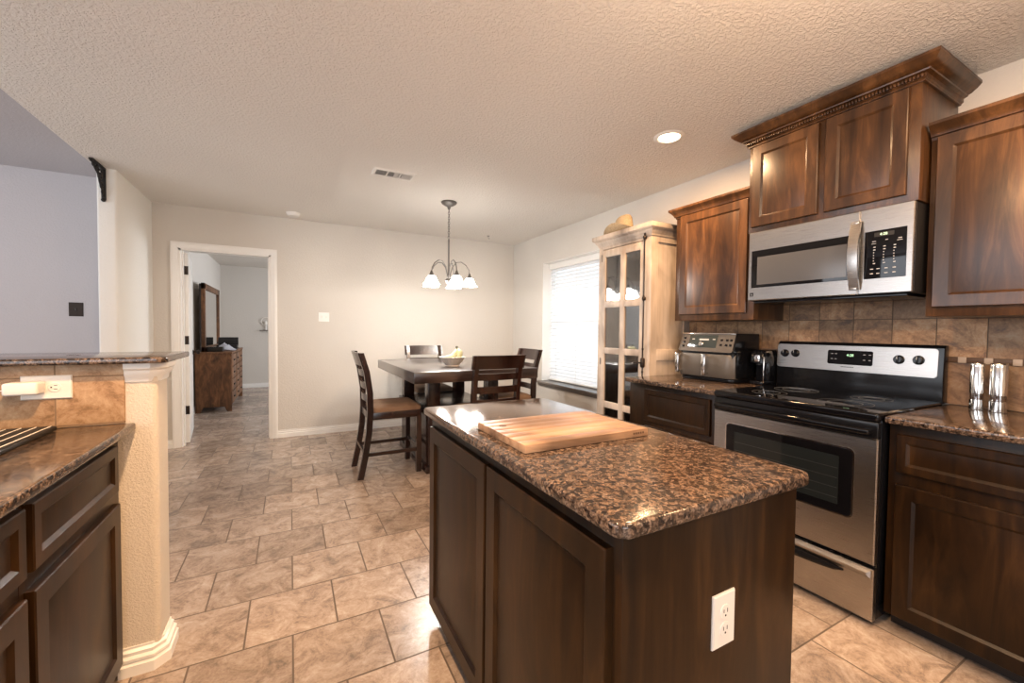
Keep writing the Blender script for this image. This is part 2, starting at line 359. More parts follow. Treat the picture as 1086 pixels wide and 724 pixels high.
# door casing
def casing():
    m = MB(); prof = [(0.0, 0.0), (0.0, 0.010), (0.006, 0.014), (0.030, 0.014), (0.036, 0.018), (0.056, 0.020), (0.064, 0.017), (0.064, 0.0)]
    m.sweep([(DX1, 0), (DX1, DZ), (DX0, DZ), (DX0, 0)], prof, 1, Matrix(((1, 0, 0, 0), (0, 0, -1, YB), (0, 1, 0, 0), (0, 0, 0, 1)))); return m
struct('trim_1', casing(), 'trim')
b = MB(); b.box(DX0-0.0, YB-0.002, 0, DX0+0.018, YB+0.122, DZ); b.box(DX1-0.018, YB-0.002, 0, DX1, YB+0.122, DZ); b.box(DX0, YB-0.002, DZ-0.018, DX1, YB+0.122, DZ)
b.box(DX0+0.018, YB+0.05, 0, DX0+0.03, YB+0.082, DZ-0.018); b.box(DX1-0.03, YB+0.05, 0, DX1-0.018, YB+0.082, DZ-0.018)
struct('trim_2', b, 'trim')
# bedroom door leaf, opened inwards
hx, hy = DX0+0.022, YB+0.125; ang = math.radians(97)
D = bpy.data.objects.new('door_1', None); COL.objects.link(D); D['kind'] = 'structure'
lw = 0.775
b = MB(); b.box(0, -0.035, 0.012, lw, 0, DZ-0.024, 0.002); b.build('door_leaf', 'trim', D)
for (u0, u1, z0, z1) in ((0.11, 0.36, 0.2, 0.86), (0.415, 0.665, 0.2, 0.86), (0.11, 0.36, 1.0, 1.88), (0.415, 0.665, 1.0, 1.88)):
    b = MB()
    for yy, ww in ((-0.035, -1), (0.0, 1)):
        b.rects((u0, yy, z0), (1, 0, 0), (0, 0, 1), (0, ww, 0), u1-u0, z1-z0, [(0, -0.004), (0, 0.004), (0.02, 0.001), (0.03, 0.001), (0.05, 0.005)])
    b.build('door_panel', 'trim', D)
b = MB(); b.lathe([(0.0, 0), (0.028, 0), (0.028, 0.006), (0.011, 0.012), (0.011, 0.035), (0.024, 0.043), (0.028, 0.055), (0.022, 0.068), (0, 0.071)], mtx=Matrix.Translation((0.715, -0.035, 0.95)) @ Matrix.Rotation(math.radians(90), 4, 'X'))
b.build('door_knob', 'bronze', D)
for z in (1.853, 1.112, 0.364):
    b = MB(); b.box(-0.003, -0.036, z-0.045, 0.0, 0.0, z+0.045); b.box(-0.028, -0.002, z-0.045, 0.0, 0.001, z+0.045); b.cyl((-0.006, 0.004, z-0.047), (-0.006, 0.004, z+0.047), 0.007, 10); b.build('hinge', 'bronze', D)
D.location = (hx, hy, 0); D.rotation_euler = (0, 0, ang)

# ------------------------------------------------------------------ dining window, blind, sill
Wn = bpy.data.objects.new('window_1', None); COL.objects.link(Wn); Wn['kind'] = 'structure'; Wn.location = (3.085, 4.0, 0.6)
b = MB(); f = 0.045; xa, xb = 3.07, 3.11
b.box(xa, WY0, WZ0, xb, WY0+f, WZ1); b.box(xa, WY1-f, WZ0, xb, WY1, WZ1); b.box(xa, WY0, WZ0, xb, WY1, WZ0+f); b.box(xa, WY0, WZ1-f, xb, WY1, WZ1)
b.box(xa-0.005, WY0, 1.33, xb, WY1, 1.38); b.build('window_frame', 'trim', Wn)
for z0, z1 in ((WZ0+f, 1.33), (1.38, WZ1-f)):
    b = MB(); b.box(3.088, WY0+f, z0, 3.092, WY1-f, z1); b.build('pane', 'glass', Wn)
b = MB(); b.prism([(2.835, 3.36), (3.07, 3.36), (3.07, 4.66), (2.835, 4.66)], 0.578, 0.60, 0.004)
b2 = MB(); b2.box(2.835, 3.36, 0.578, XW, 4.66, 0.602, 0.004); b2.box(XW, WY0, 0.580, 3.07, WY1, 0.602)
b2.box(2.862, 3.39, 0.555, XW, 4.63, 0.578, 0.004); b2.box(2.88, 3.40, 0.535, XW, 4.62, 0.555, 0.004)
b.bm.free(); struct('trim_3', b2, 'sill')
b = MB(); b.box(XW+0.001, WY1-0.004, WZ0+0.002, 3.07, WY1, WZ1); b.box(XW+0.001, WY0, WZ0+0.002, 3.07, WY0+0.004, WZ1); b.box(XW+0.001, WY0+0.004, WZ1-0.004, 3.07, WY1-0.004, WZ1); struct('trim_7', b, 'trim')
bl = thing('window_blind', 'white horizontal slat blind lowered over the bright dining window', 'blind', (3.03, 4.0, WZ1))
b = MB(); b.box(3.0, WY0+0.008, WZ1-0.075, 3.06, WY1-0.008, WZ1-0.004, 0.004); b.build('headrail', 'trim', bl)
b = MB(); nz = 33; z1 = WZ1-0.095; z0 = 0.655
for i in range(nz):
    z = z0+(z1-z0)*i/(nz-1); mt = Matrix.Translation((3.032, 0, z)) @ Matrix.Rotation(math.radians(-54), 4, 'Y')
    b.box(-0.024, WY0+0.012, -0.0014, 0.024, WY1-0.012, 0.0014, mtx=mt)
b.build('slats', 'slat', bl)
for y in (3.62, 4.0, 4.42):
    b = MB(); b.cyl((3.006, y, 0.63), (3.006, y, WZ1-0.08), 0.0012, 6); b.cyl((3.058, y, 0.63), (3.058, y, WZ1-0.08), 0.0012, 6); b.build('ladder_cord', 'white', bl)
b = MB(); b.box(3.005, WY0+0.01, 0.612, 3.058, WY1-0.01, 0.632, 0.003); b.build('bottom_rail', 'trim', bl)

# ================================================================== HALF WALL, BAR, LEFT CABINETS
PY = 1.945
b = MB(); b.prism(bull(-4.2, PY, -0.43, 2.10, 0.022, (0, 1, 1, 0)), 0, 1.128); struct('wall_bar', b, plaster('warm_cream_orange_peel', (0.62, 0.55, 0.46), 130, 0.6, 0.002))
b = MB(); pth = [(-0.545, PY), (-0.455, PY), (-0.43, PY+0.025), (-0.43, 2.075), (-0.455, 2.10), (-4.2, 2.10)]
b.sweep(pth, [(0, 0), (0.026, 0), (0.026, 0.038), (0.015, 0.044), (0.021, 0.050), (0.021, 0.060), (0.010, 0.066), (0.013, 0.080), (0.005, 0.088), (0.005, 0.096), (0, 0.096)]); struct('baseboard_bar', b, 'trim')
b = MB(); b.sweep([(-0.518, PY)]+pth[1:], [(0, 1.055), (0.006, 1.06), (0.008, 1.075), (0.016, 1.085), (0.018, 1.10), (0.026, 1.108), (0.027, 1.128), (0, 1.128)]); struct('trim_4', b, 'trim')
b = MB(); b.prism(bull(-4.2, 1.885, -0.392, 2.30, 0.03, (0, 1, 1, 0)), 1.128, 1.15, 0.006, 3)
tag(b.build('bar_top', 'granite', loc=(-2, 2.1, 1.128)), 'raised brown granite bar top capping the half wall', 'bar top')
bst = tile('tan_backsplash_tile', 0.30, 0.165, 0.0022, [(0.36, (0.22, 0.12, 0.05)), (0.46, (0.34, 0.20, 0.10)), (0.56, (0.42, 0.27, 0.15)), (0.68, (0.52, 0.37, 0.23))],
    loc=(0.30*20+0.694, -(0.92)+0.165*10, 0), rot=(math.radians(-90), 0, 0), offset=0.0, mortcol=(0.22, 0.14, 0.08), varamt=0.10, nsc=11, rough=(0.5, 0.5))
b = MB(); b.box(-4.2, PY-0.010, 0.915, -0.519, PY, 1.128, 0.0015); struct('wall_backsplash_left', b, bst)
# granite counter on left cabinets
b = MB(); b.prism([(-1.15, -1.2), (-0.49, -1.2), (-0.49, PY-0.011), (-1.15, PY-0.011)], 0.885, 0.915, 0.008, 3)
tag(b.build('countertop', 'granite', loc=(-0.8, 0.4, 0.885)), 'brown granite countertop in front of the half wall outlet', 'countertop')
def base_cab(name, label, y0, y1, side, xf, xb, drawer, door, dy=None, kick=0.1, kin=0.07, grp=None):
    # side=+1 faces +X, side=-1 faces -X ; xf: carcass face, xb: back
    t = thing(name, label, 'cabinet', ((xf+xb)/2, (y0+y1)/2, 0), grp)
    b = MB(); b.box(min(xf, xb), y0, kick-0.035, max(xf, xb), y1, 0.884, 0.001); b.build('carcass', 'wood_shaded', t)
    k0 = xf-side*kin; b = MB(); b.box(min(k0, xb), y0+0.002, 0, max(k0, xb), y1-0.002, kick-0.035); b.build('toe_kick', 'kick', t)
    for (a0, a1, c0, c1, kind) in drawer+door:
        U, O = (Y, (xf, a0, c0)) if side > 0 else (-Y, (xf, a1, c0))
        panel_door('drawer_front' if kind == 'dr' else 'door', t, O, U, Z, X*side, a1-a0, c1-c0, rail=0.032 if kind == 'dr' else 0.055, m='wood_shaded')
    return t
base_cab('base_cabinet', 'dark wood base cabinet butting against the textured half wall end', 1.318, 1.928, 1, -0.537, -1.13, [(1.335, 1.862, 0.695, 0.853, 'dr')], [(1.335, 1.875, 0.085, 0.65, 'do')])
base_cab('base_cabinet', 'dark wood base cabinet at the lower left corner of the view', 0.70, 1.317, 1, -0.537, -1.13, [(0.74, 1.305, 0.695, 0.853, 'dr')], [(0.74, 1.305, 0.085, 0.65, 'do')])
# duplex outlet builder: local frame O (centre), U,Vv,Wv
def outlet(t, O, U, Vv, Wv, w, h, along, m='white'):
    O, U, Vv, Wv = V(O), V(U), V(Vv), V(Wv)
    b = MB(); b.rects(O-U*w/2-Vv*h/2, U, Vv, Wv, w, h, [(0, 0), (0, 0.003), (0.003, 0.006)]); b.build('cover_plate', m, t)
    for s in (-1, 1):
        c = O+along*0.0195*s+Wv*0.006; mt = Matrix((U, Vv, Wv)).transposed().to_4x4(); mt.translation = c
        b = MB(); b.lathe([(0, -0.001), (0.0165, -0.001), (0.0165, 0.0012), (0.0155, 0.002), (0, 0.002)], mtx=mt, seg=20); r = b.build('receptacle', m, t)
        b = MB()
        a = along; p = a.cross(Wv)
        for q, l in ((-0.006, 0.004), (0.006, 0.0045)):
            cc = c+p*q+a*0.003+Wv*0.0021
            b.loft([[cc+p*0.0009*i+a*l*j+Wv*k for i, j in ((-1, -1), (1, -1), (1, 1), (-1, 1))] for k in (0, 0.0004)])
        cc = c-a*0.0075+Wv*0.0021; b.tube([cc, cc+Wv*0.0005], 0.0023, 10); b.build('slots', 'dark', r)
t = thing('wall_outlet', 'horizontal ivory outlet on the tan tile under the bar top', 'outlet', (-0.712, 1.935, 1.052))
outlet(t, (-0.712, 1.935, 1.053), X, Z, -Y, 0.122, 0.078, X)
t = thing('phone_charger', 'white plug-in charger brick sticking out of the bar outlet', 'charger', (-0.75, 1.9, 1.055))
b = MB(); b.box(-0.792, 1.872, 1.036, -0.712, 1.927, 1.076, 0.007, 3); b.build('charger_body', 'white', t)
b = MB(); b.tube([(-0.79, 1.90, 1.052), (-0.83, 1.90, 1.048), (-0.90, 1.89, 1.03), (-0.98, 1.88, 0.98), (-1.06, 1.86, 0.922)], 0.0018, 8); b.build('cable', 'white', t)
t = thing('drying_mat', 'dark ribbed drying mat with pale stripes on the left counter', 'mat', (-0.83, 1.75, 0.915))
b = MB(); b.prism(bull(-1.0, 1.45, -0.675, 1.905, 0.02, (1, 1, 1, 1)), 0.9155, 0.929, 0.004); b.build('mat_base', 'blackmat', t)
for i in range(9):
    x = -0.69-0.034*i; b = MB(); b.tube([(x, 1.47, 0.9295), (x, 1.892, 0.9295)], 0.0017, 8); b.build('rib', 'white', t)

# ================================================================== ISLAND
ix0, ix1, iy0, iy1 = 0.512, 1.142, 0.541, 1.788
t = thing('kitchen_island', 'dark stained kitchen island cabinet with two tall doors', 'island', (0.83, 1.165, 0))
b = MB(); b.box(0.548, 0.575, 0.075, 1.132, 1.755, 0.884, 0.0015); b.build('carcass', 'wood_shaded', t)
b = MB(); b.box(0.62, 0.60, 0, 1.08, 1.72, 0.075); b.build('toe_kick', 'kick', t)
for y0, y1 in ((0.600, 1.142), (1.156, 1.722)):
    panel_door('door', t, (0.548, y1, 0.068), -Y, Z, -X, y1-y0, 0.775, t=0.022, rail=0.058, m='wood_shaded')
b = MB(); b.prism(bull(ix0, iy0, ix1, iy1, 0.03, (1, 1, 1, 1)), 0.884, 0.915, 0.009, 4)
tag(b.build('island_countertop', 'granite', loc=(0.83, 1.16, 0.884)), 'speckled brown granite slab on top of the island', 'countertop')
t = thing('island_outlet', 'ivory duplex outlet on the end panel of the island', 'outlet', (0.847, 0.575, 0.62))
outlet(t, (0.847, 0.575, 0.622), X, Z, -Y, 0.074, 0.120, Z)
# cutting board
wb = wood('butcher_block_maple', (0.20, 0.115, 0.065), (0.36, 0.225, 0.135), (0.47, 0.33, 0.215), 0.42, (1.2, 9, 9), 1.3, 0.05)
t = thing('cutting_board', 'thick light wood cutting board with a hole, lying on the island', 'cutting board', (0.81, 1.15, 0.915))
b = MB(); bx0, bx1, by0, by1 = 0.572, 1.04, 0.985, 1.315; ns = 7
for i in range(ns):
    ya = by0+(by1-by0)*i/ns; yb = by0+(by1-by0)*(i+1)/ns; b.box(bx0, ya+0.0002, 0.9165, bx1, yb-0.0002, 0.940, 0.0008)
bo = b.build('board', wb, t)
b = MB(); b.lathe([(0.0, -0.002), (0.013, -0.002), (0.013, 0.0005), (0, 0.0005)], (0.625, 1.225, 0.940), 20); b.build('finger_hole', 'bandbrown', t)
b = MB()
for k in range(5): b.box(0.975+k*0.010, by0-0.0006, 0.926, 0.981+k*0.010, by0+0.0005, 0.932)
b.build('stamp', 'bandbrown', t)

# ================================================================== RIGHT SIDE: BASE CABINETS
CX = 2.205
b = MB(); b.prism([(CX, -0.9), (XW-0.001, -0.9), (XW-0.001, 0.786), (CX, 0.786)], 0.884, 0.915, 0.008, 3)
tag(b.build('countertop', 'granite', loc=(2.55, 0, 0.884)), 'brown granite countertop holding the two steel mills', 'countertop')
b = MB(); b.prism([(CX, 1.574), (XW-0.001, 1.574), (XW-0.001, 2.32), (CX, 2.32)], 0.884, 0.915, 0.008, 3)
tag(b.build('countertop', 'granite', loc=(2.55, 1.95, 0.884)), 'short brown granite countertop under the air fryer', 'countertop')
base_cab('base_cabinet', 'dark wood base cabinet right of the stove with one wide drawer', -0.12, 0.785, -1, 2.252, XW-0.002, [(-0.06, 0.757, 0.683, 0.842, 'dr')], [(-0.06, 0.757, 0.075, 0.632, 'do')])
base_cab('base_cabinet', 'dark wood base cabinet between stove and cream tall cabinet', 1.58, 2.315, -1, 2.252, XW-0.002, [(1.632, 2.158, 0.625, 0.848, 'dr')], [(1.632, 2.158, 0.075, 0.588, 'do')])

# right backsplash
stops = [(0.34, (0.10, 0.055, 0.033)), (0.45, (0.22, 0.115, 0.052)), (0.55, (0.33, 0.185, 0.088)), (0.68, (0.40, 0.27, 0.16))]
def wall_tile(name, bw, rh, y0, z0, nsc):
    m = tile(name, bw, rh, 0.0022, stops, loc=(bw*20-y0, -z0+rh*10, 0), offset=0.0, mortcol=(0.08, 0.05, 0.03), varamt=0.4, nsc=nsc, rough=(0.5, 0.5))
    mp = [n for n in m.node_tree.nodes if n.type == 'MAPPING'][0]; tcn = [n for n in m.node_tree.nodes if n.type == 'TEX_COORD'][0]
    sx = m.node_tree.nodes.new('ShaderNodeSeparateXYZ'); cb = m.node_tree.nodes.new('ShaderNodeCombineXYZ')
    lk(m, tcn.outputs['Object'], sx.inputs[0]); lk(m, sx.outputs['Y'], cb.inputs['X']); lk(m, sx.outputs['Z'], cb.inputs['Y']); lk(m, sx.outputs['X'], cb.inputs['Z']); lk(m, cb.outputs[0], mp.inputs['Vector']); return m
b = MB(); b.box(XW-0.009, -0.9, 0.9155, XW, 2.318, 1.136); struct('wall_backsplash_right_lower', b, wall_tile('brown_backsplash_tile_large', 0.31, 0.235, 0.80, 0.9, 8))
b = MB(); b.box(XW-0.009, -0.9, 1.136, XW, 2.318, 1.52); struct('wall_backsplash_right', b, wall_tile('slate_brown_backsplash_tile', 0.1765, 0.192, 0.663, 1.148, 9))
b = MB(); b.box(XW-0.017, -0.9, 1.122, XW-0.009, 0.805, 1.150, 0.003); b.box(XW-0.017, 1.60, 1.122, XW-0.009, 2.318, 1.15, 0.003)
struct('trim_5', b, mat('brown_liner_tile', (0.10, 0.055, 0.03), 0.35))
for y, g in ((0.742, 1), (0.655, 1), (0.567, 1), (0.44, 1)):
    b = MB(); b.box(XW-0.021, y-0.0145, 1.121, XW-0.016, y+0.0145, 1.151, 0.0025); struct('trim_6', b, 'insert')

# ================================================================== UPPER CABINETS
def crownp(z, out, steps):
    return steps
def upper(name, label, y0, y1, z0, z1, xf, doors, crown, dent=False, ends=''):
    t = thing(name, label, 'cabinet', ((xf+XW)/2, (y0+y1)/2, z0))
    b = MB(); b.box(xf, y0, z0, XW-0.001, y1, z1, 0.0015); b.build('carcass', 'wood', t)
    for (a0, a1, c0, c1) in doors: panel_door('door', t, (xf, a1, c0), -Y, Z, -X, a1-a0, c1-c0, t=0.02, rail=0.052)
    pth = [(XW-0.002, y1), (xf, y1), (xf, y0), (XW-0.002, y0)]
    pth = pth[:3] if ends == 'L' else pth[1:] if ends == 'R' else pth
    b = MB(); b.sweep(pth, crown)
    c = b.build('crown_molding', 'wood', t)
    if dent:
        b = MB(); n = 60; zc = z1-0.047
        for i in range(n):
            yy = y0-0.012+(y1-y0+0.024)*(i+0.5)/n; b.box(xf-0.030, yy-0.004, zc, xf-0.016, yy+0.004, zc+0.014, 0.001)
        b.build('dentil_strip', 'wood', c)
    return t
c1 = [(0, 2.085), (0.004, 2.085), (0.008, 2.098), (0.016, 2.102), (0.020, 2.115), (0.034, 2.135), (0.046, 2.145), (0.050, 2.150), (0.050, 2.165), (0, 2.165)]
CR = lambda z, k: [(o*k, z+(h-2.165)*k) for o, h in c1]
upper('upper_cabinet', 'single door upper cabinet beside the cream tall cabinet', 1.585, 2.19, 1.340, 2.165, 2.57, [(1.628, 2.143, 1.385, 2.108)], [(0, 2.118)]+CR(2.172, 0.9)[1:-1]+[(0, 2.172)], ends='L')
upper('upper_cabinet', 'upper cabinet at the right edge above the steel mills', -0.15, 0.785, 1.340, 2.19, 2.57, [(0.34, 0.762, 1.382, 2.14), (-0.09, 0.325, 1.382, 2.14)], [(0, 2.145)]+CR(2.205, 0.9)[1:-1]+[(0, 2.205)], ends='R')
c2 = [(0, 2.38), (0.010, 2.38), (0.010, 2.387), (0.018, 2.392), (0.018, 2.408), (0.032, 2.414), (0.034, 2.420), (0.044, 2.424), (0.064, 2.440), (0.074, 2.452), (0.078, 2.456), (0.078, 2.468), (0, 2.468)]
t = upper('upper_cabinet', 'tall two door upper cabinet directly above the microwave', 0.795, 1.577, 1.862, 2.44, 2.482, [(1.198, 1.552, 1.893, 2.372), (0.836, 1.164, 1.893, 2.372)], c2, dent=True)

# ================================================================== MICROWAVE
mx = 2.475
t = thing('microwave', 'stainless over the range microwave mounted below the tallest upper cabinet', 'microwave', (2.68, 1.185, 1.45))
b = MB(); b.box(mx+0.022, 0.803, 1.450, XW-0.001, 1.565, 1.861, 0.003); b.build('housing', 'blackmat', t)
b = MB(); b.box(mx+0.03, 0.83, 1.436, XW-0.06, 1.54, 1.45, 0.002); b.build('vent_grille', 'black', t)
b = MB(); b.rects((mx+0.022, 1.566, 1.452), -Y, Z, -X, 0.558, 0.41, [(0, 0), (0, 0.018), (0.004, 0.022), (0.02, 0.022)], True, True)
dr = b.build('door', 'steel', t)
b = MB(); b.rects((mx, 1.547, 1.528), -Y, Z, -X, 0.53, 0.222, [(0, -0.004), (0, 0.0005), (0.002, 0.001)]); w = b.build('window', 'blackgloss', dr)
b = MB(); b.rects((mx-0.001, 1.512, 1.545), -Y, Z, -X, 0.455, 0.165, [(0, -0.003), (0, 0.0003), (0.001, 0.0005)]); b.build('mesh_screen', 'greywin', dr)
b = MB(); b.rects((mx, 1.552, 1.478), -Y, Z, -X, 0.02, 0.021, [(0, 0), (0, 0.0012)]); b.build('badge', 'black', dr)
b = MB(); 
for q in ((0.006, 0.004, 0.003, 0.013), (0.010, 0.010, 0.006, 0.003), (0.010, 0.005, 0.006, 0.003)): b.rects((mx-0.0012, 1.552-q[0], 1.478+q[1]), -Y, Z, -X, q[2], q[3], [(0, 0), (0, 0.0004)])
b.build('badge_mark', 'steel', dr)
b = MB(); ring = []
for k in range(13):
    s = k/12; zz = 1.475+s*0.335; o = 0.012+0.030*math.sin(math.pi*s)
    ring.append([(mx-o+dx, 1.018+dy, zz) for dx, dy in ((0.004, -0.023), (-0.002, -0.021), (-0.003, 0), (-0.002, 0.021), (0.004, 0.023))])
b.loft(ring); b.box(mx-0.018, 1.006, 1.475, mx, 1.03, 1.488, 0.002); b.box(mx-0.018, 1.006, 1.797, mx, 1.03, 1.81, 0.002); b.build('handle', 'steel', t)
b = MB(); b.rects((mx+0.022, 1.006, 1.452), -Y, Z, -X, 0.202, 0.41, [(0, 0), (0, 0.018), (0.003, 0.022)]); cp = b.build('control_panel', 'steel', t)
b = MB(); b.rects((mx, 0.985, 1.524), -Y, Z, -X, 0.158, 0.228, [(0, -0.003), (0, 0.0006), (0.002, 0.001)]); kp = b.build('keypad', 'blackgloss', cp)
KEYS = []
for (yy, zz, w_, h_) in [(0.955, 1.700, .014, .003), (0.905, 1.702, .010, .003), (0.858, 1.702, .014, .003), (0.958, 1.690, .018, .002), (0.862, 1.693, .020, .002)]: KEYS.append((yy, zz, w_, h_))
for col in (0.950, 0.912, 0.874):
    for r in range(7): KEYS.append((col, 1.672-r*0.013, 0.009 if r in (0, 1, 6) else 0.004, 0.004))
for r in range(2):
    for col in (0.960, 0.935, 0.905, 0.875): KEYS.append((col, 1.568-r*0.022, 0.012, 0.004))
for yy, zz, w_, h_ in KEYS: b = MB(); b.rects((mx-0.001, yy, zz), -Y, Z, -X, w_, h_, [(0, 0), (0, 0.0004)]); b.build('key_legend', 'print', cp)
b = MB(); b.rects((mx-0.001, 0.948, 1.722), -Y, Z, -X, 0.075, 0.020, [(0, 0), (0, 0.0003)]); b.build('display_window', 'dark', cp)
text('clock_digits', '4:28', 'digit', cp, (mx-0.0018, 0.912, 1.732), -Y, Z, -X, 0.017)

# ================================================================== STOVE
sy0, sy1, sf = 0.797, 1.563, 2.18
t = thing('stove', 'freestanding electric range with stainless oven door and black glass top', 'stove', (2.5, 1.18, 0))
b = MB(); b.box(sf+0.03, sy0, 0.03, XW-0.012, sy1, 0.895, 0.002); b.build('body', 'black', t)
for y in (sy0+0.04, sy1-0.04):
    for x in (sf+0.07, 2.80): b = MB(); b.lathe([(0.016, 0), (0.016, 0.006), (0.008, 0.01), (0.008, 0.032)], (x, y, 0), 12); b.build('foot', 'black', t)
b = MB(); b.prism(bull(sf-0.008, sy0-0.003, XW-0.06, sy1+0.003, 0.02, (1, 1, 0, 0)) if False else bull(sf-0.008, sy0-0.003, XW-0.06, sy1+0.003, 0.015, (1, 0, 0, 1)), 0.888, 0.924, 0.010, 4); ck = b.build('cooktop', 'blackgloss', t)
for (x, y, r) in ((2.37, 1.00, 0.11), (2.37, 1.36, 0.085), (2.64, 1.00, 0.085), (2.64, 1.36, 0.11)):
    b = MB(); n = 40
    for rr in (r, r*0.62): b.lathe([(rr-0.0015, 0.0), (rr-0.0015, 0.0006), (rr, 0.0006), (rr, 0.0), (rr-0.0015, 0.0)], (x, y, 0.9240), n, closed=False)
    b.build('burner_ring', mat('burner_ring_grey', (0.10, 0.10, 0.10), 0.3), t)
# oven door
b = MB(); b.rects((sf+0.03, sy1-0.001, 0.272), -Y, Z, -X, sy1-sy0-0.002, 0.54, [(0, 0), (0, 0.025), (0.004, 0.03)]); od = b.build('oven_door', 'steel', t)
b = MB(); b.box(sf-0.002, sy0, 0.813, sf+0.03, sy1, 0.886, 0.006, 3); b.build('door_cap', 'black', od)
b = MB(); b.box(sf-0.040, sy0+0.02, 0.832, sf-0.022, sy1-0.02, 0.856, 0.008, 3)
for y in (sy0+0.035, sy1-0.035): b.box(sf-0.03, y-0.012, 0.834, sf+0.002, y+0.012, 0.854, 0.003)
b.build('handle', 'blackgloss', od)
b = MB(); b.prism(bull(0, 0, 0.60, 0.300, 0.022, (1, 1, 1, 1)), 0, 0.0015, 0, 1, Matrix(((0, 0, -1, sf-0.0004), (-1, 0, 0, 1.483), (0, 1, 0, 0.447), (0, 0, 0, 1)))); b.build('window_surround', 'blackgloss', od)
b = MB(); b.prism(bull(0, 0, 0.60+0.012, 0.312, 0.026, (1, 1, 1, 1)), 0, 0.0008, 0, 1, Matrix(((0, 0, -1, sf-0.0002), (-1, 0, 0, 1.489), (0, 1, 0, 0.441), (0, 0, 0, 1)))); b.build('window_trim', 'chrome', od)
b = MB(); b.rects((sf-0.0018, 1.435, 0.487), -Y, Z, -X, 0.50, 0.22, [(0, 0), (0, 0.0006)]); b.build('oven_glass', 'darkwin', od)
b = MB()
for k in range(4): b.rects((sf-0.0024, 1.43, 0.515+k*0.045), -Y, Z, -X, 0.49, 0.002, [(0, 0), (0, 0.0002)])
b.build('oven_rack', mat('dim_rack', (0.03, 0.03, 0.03), 0.3), od)
# drawer
b = MB(); b.rects((sf+0.03, sy1-0.001, 0.028), -Y, Z, -X, sy1-sy0-0.002, 0.226, [(0, 0), (0, 0.025), (0.004, 0.03)]); sd = b.build('storage_drawer', 'steel', t)
b = MB(); ring = []
for k in range(17):
    s = k/16; yy = 1.455-s*0.55; e = math.sin(math.pi*s)**0.45; o = 0.003+0.030*e; hh = 0.004+0.018*e; zc = 0.196+0.006*(1-e)
    ring.append([(sf+0.002, yy, zc+hh), (sf-o*0.7, yy, zc+hh*0.8), (sf-o, yy, zc), (sf-o*0.6, yy, zc-hh*0.8), (sf+0.002, yy, zc-hh)])
b.loft(ring); b.build('drawer_pull', 'black', sd)
b = MB(); b.rects((sf, sy1-0.01, 0.214), -Y, Z, -X, sy1-sy0-0.02, 0.034, [(0, -0.002), (0, 0.001), (0.012, 0.010), (0.016, 0.010)]); b.build('drawer_lip', 'steel', sd)
# backguard
b = MB(); b.prism([(2.838, 0.915), (XW-0.012, 0.915), (XW-0.012, 1.205), (2.862, 1.205), (2.846, 1.19), (2.834, 1.03)], 0, sy1-sy0+0.026, 0.004, 2, Matrix(((1, 0, 0, 0), (0, 0, 1, sy0-0.006), (0, 1, 0, 0), (0, 0, 0, 1)))); bgd = b.build('backguard', 'black', t)
# sloped silver face
tilt = math.atan2(0.012, 0.16); Vs = V((math.sin(tilt), 0, math.cos(tilt))); Ws = V((-math.cos(tilt), 0, math.sin(tilt)))
O = V((2.8335, 1.582, 1.040))
mt = Matrix((-Y, Vs, Ws)).transposed().to_4x4(); mt.translation = O
fy = lambda y, z, w=0: O+(-Y)*(1.582-y)+Vs*((z-1.040)/math.cos(tilt))+Ws*w
b = MB(); b.prism(bull(0, 0, 0.770, 0.148, 0.016, (1, 1, 1, 1)), -0.002, 0.003, 0.001, 1, mt); cpn = b.build('control_panel', 'steel', bgd)
for (y, z) in ((1.534, 1.128), (1.471, 1.130), (0.963, 1.124), (0.885, 1.126)):
    b = MB(); m2 = Matrix((-Y, Vs, Ws)).transposed().to_4x4(); m2.translation = fy(y, z, 0.003)
    b.lathe([(0.0, 0), (0.024, 0), (0.0235, 0.004), (0.020, 0.006), (0.019, 0.018), (0.017, 0.020), (0, 0.020)], mtx=m2, seg=26); b.box(-0.003, -0.019, 0.018, 0.003, 0.019, 0.027, 0.001, mtx=m2); kn = b.build('knob', 'black', bgd)
    b = MB(); b.box(-0.0012, 0.002, 0.027, 0.0012, 0.018, 0.0275, mtx=m2); b.build('pointer', 'print', kn)
b = MB(); m2 = mt.copy(); m2.translation = fy(1.292, 1.079, 0.003); b.prism(bull(0, 0, 0.218, 0.082, 0.010, (1, 1, 1, 1)), 0, 0.0015, 0, 1, m2); dsp = b.build('clock_panel', 'blackgloss', cpn)
text('clock_digits', '4:28', 'digit', cpn, fy(1.180, 1.133, 0.005), -Y, Vs, Ws, 0.020)
for yy in (1.275, 1.255, 1.118, 1.093):
    for zz in (1.138, 1.108): b = MB(); m2 = mt.copy(); m2.translation = fy(yy, zz, 0.0046); b.box(0, 0, 0, 0.011, 0.003, 0.0003, mtx=m2); b.build('button_legend', 'print', cpn)
b = MB(); m2 = mt.copy()
for k in range(9): m2.translation = fy(1.222-k*0.007, 1.063, 0.003); b.box(0, 0, 0, 0.005, 0.005, 0.0004, mtx=m2.copy())
b.build('brand_print', 'dark', cpn)

